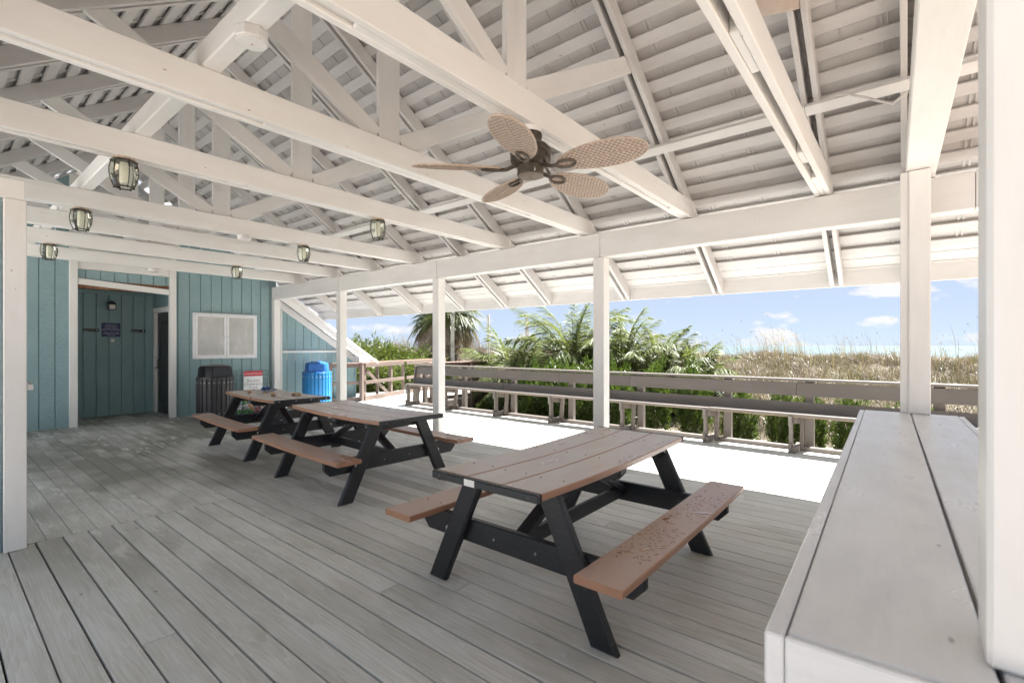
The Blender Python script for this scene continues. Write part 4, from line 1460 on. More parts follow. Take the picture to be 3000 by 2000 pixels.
# ------------------------------------------------------------------ litter bins
def make_bin(slat, lid, bolt_m):
    t = empty('litter_bin')
    n = 24; r = 0.315
    mb = MB(); mb.lathe([(0.285, 0.04), (0.295, 0.80)], 24)
    mb.put('liner', M['black_plastic'] if lid is M['black_plastic'] else M['blue_plastic'], t, None, True)
    sl = box_mesh('slat', (0.80, 0.070, 0.022), slat, 0.005)
    for k in range(n):
        q = 2 * PI * k / n
        m = rotm('Z', math.degrees(q)) @ T(r, 0, 0.43) @ Matrix(((0, 0, 1, 0), (0, 1, 0, 0), (1, 0, 0, 0), (0, 0, 0, 1)))
        put('slat', sl, t, m)
    mb = MB()
    for z in (0.73, 0.13):
        for k in range(n):
            mb.lathe([(0.010, 0), (0.010, 0.004), (0.005, 0.006)], 8, rotm('Z', 360 * k / n) @ T(r + 0.011, 0, z) @ rotm('Y', 90))
    mb.put('slat_bolts', bolt_m, t)
    mb = MB(); mb.lathe([(0.300, 0.80), (0.325, 0.815), (0.325, 0.84), (0.30, 0.85)], 32)
    mb.put('lid_rim', lid, t, None, True)
    mb = MB()
    mb.lathe([(0.275, 0.845), (0.270, 0.90), (0.262, 1.01), (0.235, 1.055), (0.12, 1.085), (0.02, 1.09)], 40, None, True, 3.2)
    mb.put('lid', lid, t, None, True)
    for a in (0, 180):
        mb = MB(); mb.box((0.012, 0.34, 0.15), None, 0.02)
        mb.put('push_flap', lid, t, rotm('Z', a) @ T(0.268, 0, 0.955) @ rotm('Y', -3))
    return t
bk = make_bin(M['black_slat'], M['black_plastic'], M['bolt'])
bk.location = (-10.72, 3.70, 0); bk.rotation_euler = (0, 0, R(8))
tag(bk, 'black slatted litter bin with domed lid under the notice board', 'litter bin', 'slatted litter bins')
bl = make_bin(M['blue_slat'], M['blue_plastic'], M['bolt'])
bl.location = (-10.86, 5.93, 0); bl.rotation_euler = (0, 0, R(-30))
tag(bl, 'bright blue slatted litter bin with domed lid beside the wing wall', 'litter bin', 'slatted litter bins')

# ------------------------------------------------------------------ wire bin of drink cans with its notice
CX, CY = -11.12, 4.48
cage = empty('wire_can_bin', (CX, CY, 0), 0, 'tall wire mesh bin of drink cans against the blue wall', 'wire bin')
dx_, dy_, hz_ = 0.26, 0.32, 0.92
mb = MB()
for x in (-dx_, dx_):
    for y in (-dy_, dy_):
        mb.tube([(x, y, 0.0), (x + 0.01 * wr.uniform(-1, 1), y + 0.02 * wr.uniform(-1, 1), 0.5), (x, y, hz_)], 0.006, 6)
mb.put('corner_wire', M['wire'], cage)
for sx in (-1, 1):
    mb = MB()
    for k in range(13):
        y = -dy_ + 2 * dy_ * k / 12
        mb.tube([(sx * dx_, y, 0.01), (sx * dx_ + 0.006 * wr.uniform(-1, 1), y + 0.006 * wr.uniform(-1, 1), 0.5), (sx * dx_, y, hz_)], 0.0022, 4)
    for k in range(10):
        z = 0.03 + k * (hz_ - 0.03) / 9
        mb.tube([(sx * dx_, -dy_, z), (sx * dx_ + 0.006 * wr.uniform(-1, 1), 0, z + 0.005 * wr.uniform(-1, 1)), (sx * dx_, dy_, z)], 0.0022, 4)
    mb.put('wire_panel', M['wire'], cage)
for sy in (-1, 1):
    mb = MB()
    for k in range(9):
        x = -dx_ + 2 * dx_ * k / 8
        mb.tube([(x, sy * dy_, 0.01), (x, sy * dy_, hz_)], 0.0022, 4)
    for k in range(10):
        z = 0.03 + k * (hz_ - 0.03) / 9
        mb.tube([(-dx_, sy * dy_, z), (dx_, sy * dy_, z)], 0.0022, 4)
    mb.put('wire_panel', M['wire'], cage)
block('bin_floor', (-dx_, -dy_, 0.004), (dx_, dy_, 0.012), M['wire'], cage, 0)
cs = empty('can_notice', (CX + dx_ + 0.006, CY - 0.0, 0.68), 0, 'red and white notice wired to the front of the can bin', 'sign')
hs = 0.19
block('notice_plate', (0, -hs, -0.24), (0.005, hs, 0.125), M['sign_white'], cs, 0)
block('red_band', (0, -hs, 0.127), (0.006, hs, 0.235), M['sign_red'], cs, 0)
text('band_text', 'ALUMINUM CANS ONLY', 0.036, Matrix.Translation((0.007, 0, 0.175)) @ FACE_PX, M['sign_white'], cs)
text('notice_text', "Burned\nChildren's\nFund", 0.088, Matrix.Translation((0.006, 0, -0.045)) @ FACE_PX, M['print_grey'], cs, 'CENTER', 0.85)

mb = MB(); mb.lathe([(0.026, -0.061), (0.033, -0.052), (0.033, 0.050), (0.026, 0.061), (0.024, 0.058)], 14)
can_defs = [('red and white', (0.60, 0.03, 0.04), (0.75, 0.73, 0.73)), ('orange', (0.75, 0.27, 0.06), (0.75, 0.55, 0.40)), ('green', (0.06, 0.36, 0.07), (0.35, 0.60, 0.25)),
            ('plain silver', (0.72, 0.72, 0.74), (0.82, 0.82, 0.83)), ('dark red', (0.36, 0.03, 0.05), (0.60, 0.35, 0.33)), ('pale blue', (0.30, 0.45, 0.62), (0.75, 0.77, 0.80))]
can_me = []
for nm, a, b in can_defs:
    can_me.append(mb.mesh('can', can_mat('can_' + nm.replace(' ', '_'), a, b), True))
cr = random.Random(21)
lay = 0
for lay in range(7):
    for iy in range(5):
        for ix in range(4):
            if lay > 4 and cr.random() < 0.35: continue
            if ix < 2 or (ix == 2 and lay < 5): continue
            k = cr.choice([0, 1, 2, 3, 3, 3, 4, 5])
            p = (CX - 0.17 + ix * 0.115 + cr.uniform(-0.015, 0.015), CY - 0.25 + iy * 0.122 + cr.uniform(-0.02, 0.02), 0.05 + lay * 0.062 + cr.uniform(-0.008, 0.008))
            m = T(*p) @ Euler((R(90 + cr.uniform(-30, 30)), 0, R(cr.choice([0, 0, 0, 55, -55, 20]) + cr.uniform(-14, 14)))).to_matrix().to_4x4()
            o = put('drink_can', can_me[k], None, m)
            hgt_w = ('bottom row', 'second row up', 'third row up', 'fourth row up', 'fifth row up', 'sixth row up', 'top row')[lay]
            sd_w = ('left edge', 'left side', 'middle', 'right side', 'right edge')[iy]
            dp_w = '' if ix == 3 else ', at back'
            tag(o, '%s drink can, %s, %s of wire bin%s' % (can_defs[k][0], hgt_w, sd_w, dp_w), 'can', 'empty drink cans in the wire bin')

# ------------------------------------------------------------------ long bench along the seaward deck edge
bench = empty('long_bench', (-4.0, 7.7, 0), 0, 'long taupe painted bench with two board back along the deck edge', 'bench')
BO = Vector((-4.0, 7.7, 0))
def bb(name, A, B, w_, h_, mat, up=(0, 0, 1), ch=0.004):
    return beam(name, Vector(A) - BO, Vector(B) - BO, w_, h_, mat, bench, up, ch)
BX0, BX1 = -9.52, 1.9
joints = [BX0, -7.42, -4.9, -2.3, 0.2, BX1]
lean = Vector((0, -0.24, 1)).normalized()      # the back leans outwards
bk_n = Vector((0, -1, -0.24)).normalized()
def back_pt(z):
    return 7.765 + 0.20 * (z - 0.5)
br_ = random.Random(9)
for a, b in zip(joints[:-1], joints[1:]):
    dz = br_.uniform(-0.004, 0.004)
    for y in (7.550, 7.675):
        bb('seat_board', (a + 0.002, y, 0.512 + dz), (b - 0.002, y, 0.512 + dz), 0.122, 0.036, M['bounce_tan'] if y < 0 else M['taupe'])
    bb('bounce_underboard', (a + 0.03, 7.62, 0.489), (b - 0.03, 7.62, 0.489), 0.22, 0.008, M['bounce_tan'])  # thin tan board carrying the painted bounce light below the seat
for zc, js in ((0.575, [BX0 + 0.03, -6.6, -2.9, 0.4, BX1]), (0.845, [BX0 + 0.03, -5.22, -3.74, -1.2, BX1])):
    for a, b in zip(js[:-1], js[1:]):
        bb('back_board', (a + 0.0015, back_pt(zc), zc), (b - 0.0015, back_pt(zc), zc), 0.036, 0.188, M['taupe'], lean.cross(Vector((1, 0, 0))).cross(Vector((1, 0, 0))) * -1 if False else (0, 0.24, 1))
for a, b in ((BX0, -5.25), (-5.25, -1.4), (-1.4, BX1)):
    bb('cap_rail', (a + 0.0015, 7.885, 0.975), (b - 0.0015, 7.885, 0.975), 0.14, 0.034, M['taupe'])
LEGX = [-9.46, -8.12, -6.60, -5.21, -3.74, -2.36, -1.22, 0.1, 1.4]
for i, x in enumerate(LEGX):
    bb('front_leg', (x, 7.54, 0.0), (x, 7.54, 0.493), 0.088, 0.042, M['taupe'], (1, 0, 0))
    bb('foot_block', (x - 0.002, 7.475, 0.0), (x - 0.002, 7.475, 0.13), 0.042, 0.042, M['taupe'], (1, 0, 0))
    bb('top_block', (x - 0.002, 7.478, 0.36), (x - 0.002, 7.478, 0.493), 0.036, 0.042, M['taupe'], (1, 0, 0))
    bb('sole_plate', (x + 0.043, 7.46, 0.046), (x + 0.043, 7.86, 0.046), 0.042, 0.09, M['taupe'])
    bb('seat_bearer', (x + 0.043, 7.52, 0.443), (x + 0.043, 7.86, 0.40), 0.042, 0.09, M['taupe'])
    bb('back_leg', (x + 0.10, 7.72, 0.0), (x + 0.10, 7.79, 0.484), 0.042, 0.09, M['taupe'], (0, -1, 0.2))
    bb('rear_post', (x + 0.17 + 0.05 * (i % 2), 7.925, -0.3), (x + 0.17 + 0.05 * (i % 2), 7.925, 0.956), 0.11, 0.09, M['taupe'], (0, 1, 0))
bb('end_panel', (BX0 - 0.02, 7.86, 0.0), (BX0 - 0.02, 7.90, 0.955), 0.16, 0.036, M['taupe'], (1, 0, 0))
bb('end_panel', (BX0 + 0.02, 7.75, 0.0), (BX0 + 0.02, 7.82, 0.95), 0.10, 0.036, M['taupe'], (1, 0, 0))
curb = empty('deck_curb', (-4, 7.76, 0), 0, 'low timber curb lying on the deck edge under the long bench', 'curb')
for a, b in zip(LEGX[:-1], LEGX[1:]):
    beam('curb_rail', (a + 0.10 + 4, 0, 0.03), (b - 0.03 + 4, 0, 0.03), 0.088, 0.056, M['taupe'], curb)

# ------------------------------------------------------------------ railings at the far end
rail = empty('deck_railing', (-11.1, 7.3, 0), 0, 'brown timber railing with diagonal brace and pinkish cap leading to the beach', 'railing')
RA = Vector((-11.1, 7.33, 0)); RB = Vector((-12.68, 11.7, 0))
QO = Vector((-11.1, 7.3, 0))
rd = (RB - RA).normalized()
rn = Vector((-rd.y, rd.x, 0))
def rp(s, z, off=0.0):
    return RA + rd * s + rn * off + Vector((0, 0, z)) - QO
def rbm(name, A, B, w_, h_, mat, up=(0, 0, 1)):
    return beam(name, A, B, w_, h_, mat, rail, up, 0.004)
Lr = (RB - RA).length
rbm('post', rp(-0.06, -0.3, -0.02), rp(-0.06, 0.985, -0.02), 0.09, 0.09, M['railbrown'], rn)
rbm('post', rp(0.10, -0.3, 0.03), rp(0.10, 0.985, 0.03), 0.09, 0.09, M['railbrown'], rn)
for s in (1.30, 2.75, 4.2):
    rbm('post', rp(s, -0.3), rp(s, 0.985), 0.09, 0.09, M['railbrown'], rn)
for s in (0.70, 2.0, 3.45):
    rbm('baluster', rp(s, -0.1, 0.03), rp(s, 0.93, 0.03), 0.04, 0.085, M['railbrown'], rn)
for a, b in ((-0.12, 1.9), (1.9, Lr)):
    rbm('top_cap', rp(a, 1.003), rp(b - 0.003, 1.003), 0.15, 0.034, M['railcap'])
    rbm('top_rail', rp(a + 0.15, 0.93, -0.06), rp(b - 0.003, 0.93, -0.06), 0.036, 0.09, M['railbrown'])
    rbm('mid_rail', rp(a + 0.15, 0.485, -0.06), rp(b - 0.003, 0.485, -0.06), 0.036, 0.09, M['railbrown'])
    rbm('toe_board', rp(a + 0.15, 0.06, -0.05), rp(b - 0.003, 0.06, -0.05), 0.036, 0.14, M['railbrown'])
rbm('diagonal_brace', rp(0.14, 0.80, -0.02), rp(1.26, 0.02, -0.02), 0.036, 0.088, M['railbrown'], (0, 0, 1))
W0 = Vector((-11.36, 6.55, 0)) - QO; W1 = RA - QO
for z, hh in ((0.93, 0.09), (0.485, 0.09), (0.05, 0.12)):
    rbm('side_rail', W0 + Vector((0, 0, z)), W1 + Vector((-0.03, -0.06, z)), 0.036, hh, M['railbrown'])
rbm('side_cap', W0 + Vector((0, 0, 0.995)), W1 + Vector((-0.03, -0.08, 0.995)), 0.14, 0.034, M['railcap'])
rbm('post', W0 + Vector((0, 0, 0)), W0 + Vector((0, 0, 0.975)), 0.09, 0.09, M['railbrown'], (1, 0, 0))
rail2 = empty('boardwalk_railing', (-9.6, 8.3, 0), 0, 'brown railing of the beach boardwalk starting behind the long bench', 'railing')
P2 = Vector((-9.6, 8.3, 0))
def r2(name, A, B, w_, h_, mat, up=(0, 0, 1)):
    return beam(name, Vector(A) - P2, Vector(B) - P2, w_, h_, mat, rail2, up, 0.004)
for y in (8.4, 9.9, 11.4, 12.9):
    r2('post', (-9.58, y, -0.4), (-9.58, y, 0.985), 0.09, 0.09, M['railbrown'], (1, 0, 0))
for a, b in ((8.25, 10.65), (10.65, 13.2)):
    r2('top_cap', (-9.58, a, 1.003), (-9.58, b - 0.003, 1.003), 0.15, 0.034, M['railcap'])
    for z in (0.93, 0.485, 0.06):
        r2('rail_board', (-9.645, a, z), (-9.645, b - 0.003, z), 0.036, 0.095, M['railbrown'])

# ------------------------------------------------------------------ foliage
def soup(name, V, F, tone, mat, parent=None, mtx=None, kind=None):
    """mesh from numpy: V (n,3), F (m,4) quads, tone per vertex"""
    me = bpy.data.meshes.new(name)
    V = np.asarray(V, dtype=np.float32); F = np.asarray(F, dtype=np.int32)
    n, m, k = len(V), len(F), F.shape[1]
    me.vertices.add(n); me.vertices.foreach_set('co', V.ravel())
    me.loops.add(m * k); me.loops.foreach_set('vertex_index', F.ravel())
    me.polygons.add(m)
    me.polygons.foreach_set('loop_start', np.arange(0, m * k, k, dtype=np.int32))
    me.polygons.foreach_set('loop_total', np.full(m, k, dtype=np.int32))
    me.update(calc_edges=True)
    at = me.attributes.new('tone', 'FLOAT', 'POINT')
    at.data.foreach_set('value', np.asarray(tone, dtype=np.float32))
    me.materials.append(mat)
    if mtx == 'mesh':
        return me
    return put(name, me, parent, mtx, kind)

def leaves(rg, P, D, ln, wd, tone):
    """bent pointed leaves: base P, direction D, length, width arrays; two quads each"""
    n = len(P)
    D = D / np.linalg.norm(D, axis=1, keepdims=True)
    rv = rg.normal(size=(n, 3))
    S = np.cross(D, rv); S /= np.linalg.norm(S, axis=1, keepdims=True) + 1e-9
    Nn = np.cross(S, D)
    ln = ln[:, None]; wd = wd[:, None]
    mid = P + D * ln * 0.5 + Nn * ln * 0.06
    tip = P + D * ln - Nn * ln * 0.05
    V = np.stack([P, mid - S * wd / 2, mid + S * wd / 2, tip], 1)       # 4 verts
    V = V.reshape(-1, 3)
    b = np.arange(n)[:, None] * 4
    F = np.concatenate([b + np.array([[0, 1, 3, 2]])], 0)
    return V, F, np.repeat(tone, 4)

def shrub_mesh(seed, rx, ry, hz, n, ll, mat, upright=0.6):
    """leafy crown: sprays of narrow leaves on twigs through a ragged volume"""
    rg = np.random.default_rng(seed)
    nt_ = max(1, n // 9)
    # twig ends inside a lumpy ellipsoid, denser towards the outside
    u = rg.normal(size=(nt_, 3)); u /= np.linalg.norm(u, axis=1, keepdims=True)
    rad = rg.random(nt_) ** 0.30
    lump = 1 + 0.16 * np.sin(3.1 * u[:, 0] * 2 + seed) + 0.13 * np.sin(4.3 * u[:, 1] * 2 + 1.7 * seed) + 0.10 * np.sin(9 * u[:, 2] + 5 * u[:, 0] + seed)
    rad = rad * lump * (0.92 + 0.16 * rg.random(nt_))
    c = u * rad[:, None] * np.array([rx, ry, hz / 2]) + np.array([0, 0, hz / 2])
    c[:, 2] = np.maximum(c[:, 2], 0.03)
    k = 9
    P = np.repeat(c, k, 0)
    ax = u * np.array([1, 1, 0.5]) + np.array([0, 0, upright]) + rg.normal(size=(nt_, 3)) * 0.35
    ax /= np.linalg.norm(ax, axis=1, keepdims=True)
    A = np.repeat(ax, k, 0)
    step = np.tile(np.arange(k), nt_)[:, None] / k
    P = P + A * step * ll * 1.5
    D = A * 0.9 + rg.normal(size=P.shape) * 0.55
    ln = ll * (0.7 + 0.6 * rg.random(len(P)))
    wd = ln * (0.17 + 0.08 * rg.random(len(P)))
    tone = np.clip(np.repeat(rg.random(nt_), k) * 0.55 + 0.45 * rg.random(len(P)) + 0.12 * (np.repeat(c[:, 2], k) / hz - 0.5), 0, 1)
    V, F, tn = leaves(rg, P, D, ln, wd, tone)
    return soup('leaves', V, F, tn, mat, None, 'mesh')

def stem_mesh(seed, rx, hz, n=7):
    rs_ = random.Random(seed)
    mb = MB()
    for i in range(n):
        a = rs_.uniform(0, 6.28); r = rs_.uniform(0.2, 0.75) * rx
        mb.tube([(0.03 * math.cos(a), 0.03 * math.sin(a), 0), (0.5 * r * math.cos(a), 0.5 * r * math.sin(a), hz * 0.4), (r * math.cos(a), r * math.sin(a), hz * 0.85)], [0.012, 0.009, 0.004], 5)
    return mb.mesh('stems', M['twig'])

sh_var = [(shrub_mesh(s, 0.42, 0.40, 1.0, n_, 0.085, M['shrub']), stem_mesh(s, 0.42, 1.0)) for s, n_ in ((1, 6500), (2, 6500), (3, 6000))]
vr = random.Random(17)
GZ = -0.385
SHR = [(-8.0, 8.72, 0.42, 0.50, 'small bright shrub under the bench, nearest the boardwalk'),
       (-6.55, 8.95, 0.95, 1.36, 'tall leafy shrub behind the bench, first of the dense hedge by the palms'),
       (-5.90, 8.98, 0.92, 1.40, 'dense dark shrub behind the bench, second of the hedge by the palms'),
       (-5.25, 8.98, 0.92, 1.36, 'dense dark shrub behind the bench, to the left of the third white post'),
       (-4.60, 8.98, 0.80, 1.38, 'dense dark shrub behind the bench, hidden partly by the third white post'),
       (-3.74, 8.92, 0.64, 1.38, 'rounded shrub behind the bench just right of the third white post'),
       (-3.03, 8.92, 0.62, 1.42, 'rounded shrub behind the bench, rightmost of those taller than its back'),
       (-2.20, 8.85, 0.56, 1.06, 'lower shrub behind the bench with bright tips below the back boards'),
       (-1.58, 8.82, 0.46, 1.08, 'lower loose shrub behind the bench just left of a bench leg'),
       (-1.16, 8.80, 0.48, 1.10, 'lower loose shrub behind the bench just right of a bench leg'),
       (-0.62, 8.80, 0.52, 1.08, 'lower shrub behind the bench, left of the counter corner'),
       (0.05, 8.80, 0.72, 1.02, 'lower shrub behind the bench, mostly hidden by the counter')]
for i, (x, y, wsc, hsc, lb) in enumerate(SHR):
    t = empty('evergreen_shrub', (x, y, GZ), vr.uniform(0, 6), lb, 'shrub', 'shrubs planted behind the bench')
    me, st = sh_var[i % 3]
    m = Matrix.Diagonal((wsc, wsc, hsc, 1))
    put('foliage', me, t, m); put('stems', st, t, m)

hd_var = [(shrub_mesh(s, 1.0, 0.9, 2.0, 15000, 0.12, M['hedge'], 0.5), stem_mesh(s, 1.0, 2.0, 12)) for s in (5, 6)]
HED = [(-17.6, 10.6, 1.15, 0.86, 'tall bushy hedge shrub just above the sloping white roof edge'),
       (-16.4, 10.9, 1.10, 0.98, 'tallest bushy hedge shrub beyond the brown railing'),
       (-15.4, 11.4, 1.05, 0.90, 'bushy hedge shrub beyond the brown railing, middle of the clump'),
       (-14.7, 11.9, 0.85, 0.80, 'bushy hedge shrub beyond the railing, right of the middle of the clump'),
       (-14.6, 12.9, 0.65, 0.74, 'bright green hedge shrub at the right end of the clump'),
       (-14.9, 9.6, 0.95, 0.70, 'low dark hedge shrub seen through the railing beside the building'),
       (-13.7, 10.9, 0.85, 0.66, 'low dark hedge shrub seen through the railing panels'),
       (-13.4, 9.6, 0.8, 0.62, 'low dark hedge shrub close behind the diagonal rail brace')]
for i, (x, y, wsc, hsc, lb) in enumerate(HED):
    t = empty('hedge_shrub', (x, y, GZ), vr.uniform(0, 6), lb, 'hedge shrub', 'hedge shrubs beyond the railing')
    me, st = hd_var[i % 2]
    m = Matrix.Diagonal((wsc, wsc, hsc, 1))
    put('foliage', me, t, m); put('stems', st, t, m)

def bare_bush(seed, hz, n):
    rs_ = random.Random(seed); mb = MB()
    def grow(p, d, l, r, dep):
        q = p + d * l
        mid = p + d * l * 0.5 + Vector((rs_.uniform(-1, 1), rs_.uniform(-1, 1), 0)) * l * 0.08
        mb.tube([p, mid, q], [r, r * 0.85, r * 0.7], 4, False)
        if dep == 0: return
        for _ in range(3):
            dd = (d + Vector((rs_.gauss(0, 0.45), rs_.gauss(0, 0.45), rs_.gauss(0.1, 0.3)))).normalized()
            grow(q, dd, l * rs_.uniform(0.55, 0.8), r * 0.62, dep - 1)
    for _ in range(n):
        a = rs_.uniform(0, 6.28)
        grow(Vector((0.1 * math.cos(a), 0.1 * math.sin(a), 0)), Vector((0.4 * math.cos(a), 0.4 * math.sin(a), 1)).normalized(), hz * 0.42, 0.014, 3)
    return mb.mesh('twigs', M['twig'])
for (x, y, sd_, hz_, lb) in ((-14.6, 12.4, 3, 2.3, 'bare grey twiggy bush rising out of the hedge clump'),
                             (-15.6, 14.6, 4, 1.7, 'bare twiggy bush left of the palm trunk'),
                             (-14.2, 15.6, 6, 1.6, 'bare twiggy brush around the foot of the palm trunk'),
                             (-12.6, 14.0, 5, 1.5, 'bare twiggy brush right of the palm trunk')):
    t = empty('bare_bush', (x, y, terrain_z(x, y) - 0.02), 0, lb, 'bush', 'bare twiggy bushes')
    put('twigs', bare_bush(sd_, hz_, 9), t)

# ---- feather palms: arching fronds with leaflets on both sides
def frond(rg, length, pitch0, droop, nl, ll, curl=0.0):
    """one frond in the XZ plane heading +X; returns rachis points and leaflet arrays"""
    n = 14
    pts = []; p = np.zeros(3); a = pitch0
    for i in range(n + 1):
        pts.append(p.copy())
        p = p + np.array([math.cos(a), curl * (i / n) * 0.12, math.sin(a)]) * length / n
        a -= droop / n * (0.5 + 1.2 * i / n)
    pts = np.array(pts)
    t = np.linspace(0.16, 0.99, nl)
    base = np.stack([np.interp(t * n, np.arange(n + 1), pts[:, k]) for k in range(3)], 1)
    tan = np.gradient(pts, axis=0); tan /= np.linalg.norm(tan, axis=1, keepdims=True)
    tg = np.stack([np.interp(t * n, np.arange(n + 1), tan[:, k]) for k in range(3)], 1)
    side = np.array([0, 1.0, 0]); up = np.cross(tg, side) * -1
    env = np.sin(np.clip((t - 0.05) / 0.95, 0, 1) ** 0.75 * PI) ** 0.6 * 0.85 + 0.15
    P = []; D = []; L = []
    for s in (-1, 1):
        d = tg * (0.55 + 0.5 * t[:, None]) + s * side * (0.85 - 0.25 * t[:, None]) + up * 0.42 + rg.normal(size=base.shape) * 0.09
        d /= np.linalg.norm(d, axis=1, keepdims=True)
        P.append(base); D.append(d); L.append(ll * env * (0.85 + 0.3 * rg.random(nl)))
    return pts, np.concatenate(P), np.concatenate(D), np.concatenate(L)

def leaflet_strips(rg, P, D, L, wd, tone, sagk=0.30):
    """each leaflet two quads, tip hanging"""
    n = len(P)
    dn = np.array([0, 0, -1.0])
    S = np.cross(D, np.array([0, 0, 1.0])) + rg.normal(size=D.shape) * 0.35
    S /= np.linalg.norm(S, axis=1, keepdims=True) + 1e-9
    L = L[:, None]
    m1 = P + D * L * 0.5 + dn * L * sagk * 0.18
    tp = P + D * L * 0.96 + dn * L * sagk * 0.75
    w_ = wd * (0.8 + 0.4 * rg.random(n))[:, None]
    V = np.stack([P - S * w_ * 0.35, P + S * w_ * 0.35, m1 - S * w_ / 2, m1 + S * w_ / 2, tp - S * w_ * 0.06, tp + S * w_ * 0.06], 1).reshape(-1, 3)
    b = np.arange(n)[:, None] * 6
    F = np.concatenate([b + np.array([[0, 1, 3, 2]]), b + np.array([[2, 3, 5, 4]])])
    return V, F, np.repeat(tone, 6)

def rotz(V, a, tilt=0.0):
    c, s = math.cos(a), math.sin(a)
    return np.stack([V[:, 0] * c - V[:, 1] * s, V[:, 0] * s + V[:, 1] * c, V[:, 2]], 1)

def feather_palm(seed, nf, length, stem_h, label, loc, tight=0.0):
    rg = np.random.default_rng(seed)
    t = empty('feather_palm', loc, 0, label, 'palm', 'feather palms beyond the bench')
    VV = []; FF = []; TT = []; off = 0; rach = MB()
    VD = []; FD = []; TD = []; offd = 0
    for i in range(nf):
        k = (i + 0.5) / nf
        a = i * 2.39996 + rg.normal() * 0.15
        pitch = R(86) - k * R(72) + rg.normal() * 0.07
        dr = 0.85 + 0.95 * k + rg.normal() * 0.12
        ln = length * (0.75 + 0.35 * math.sin(PI * min(1, k + 0.25))) * (0.92 + 0.16 * rg.random())
        pts, P, D, L = frond(rg, ln, pitch, dr, int(34 + 8 * ln), 0.46 * length ** 0.5 * 0.8, rg.normal())
        P[:, 2] += stem_h; pts[:, 2] += stem_h
        Pz, Dz = rotz(P, a), rotz(D, a)
        dead = k > 0.90
        tone = np.clip(0.75 - 0.45 * k + 0.25 * rg.random() + 0.22 * rg.normal(size=len(P)) * 0.6, 0, 1)
        V, F, tn = leaflet_strips(rg, Pz, Dz, L, 0.031, tone, 0.18 + 0.35 * k)
        if dead:
            VD.append(V); FD.append(F + offd); TD.append(tn); offd += len(V)
        else:
            VV.append(V); FF.append(F + off); TT.append(tn); off += len(V)
        pr_ = rotz(pts, a)
        rach.tube([tuple(p) for p in pr_[::2]], [0.016 * (1 - 0.8 * j / 7) for j in range(len(pr_[::2]))], 5, False)
    soup('fronds', np.concatenate(VV), np.concatenate(FF), np.concatenate(TT), M['pindo'], t)
    if VD:
        soup('dry_fronds', np.concatenate(VD), np.concatenate(FD), np.concatenate(TD), M['dead_leaf'], t)
    rach.put('frond_ribs', M['grass_rib'], t)
    mb = MB(); mb.lathe([(0.17, -0.1), (0.19, stem_h * 0.4), (0.15, stem_h + 0.05), (0.06, stem_h + 0.16)], 12)
    mb.put('trunk', M['bark'], t)
    return t
M['grass_rib'] = plain('frond_rib', (0.15, 0.17, 0.075), 0.5, 0, 0.2, 8)
FP = [(41, 44, 2.25, 1.05, 'largest feather palm, its tall crown left of the third white post', (-7.0, 11.2, -0.40)),
      (42, 36, 1.9, 0.55, 'sprawling feather palm leftmost of the group, before the grey poles', (-9.0, 10.9, -0.40)),
      (43, 38, 2.0, 0.85, 'feather palm seen right beside the third white post', (-5.85, 11.8, -0.38)),
      (44, 34, 1.75, 0.65, 'smaller feather palm, second from the right of the group', (-5.05, 12.3, -0.33)),
      (45, 30, 1.5, 0.5, 'smallest feather palm at the right end, next to the dune grass', (-4.3, 12.7, -0.30)),
      (46, 24, 1.75, 0.45, 'low feather palm drooping behind the bench in front of the others', (-7.7, 10.0, -0.42))]
for s, nf, ln, sh, lb, loc in FP:
    feather_palm(s, nf, ln, sh, lb, loc)

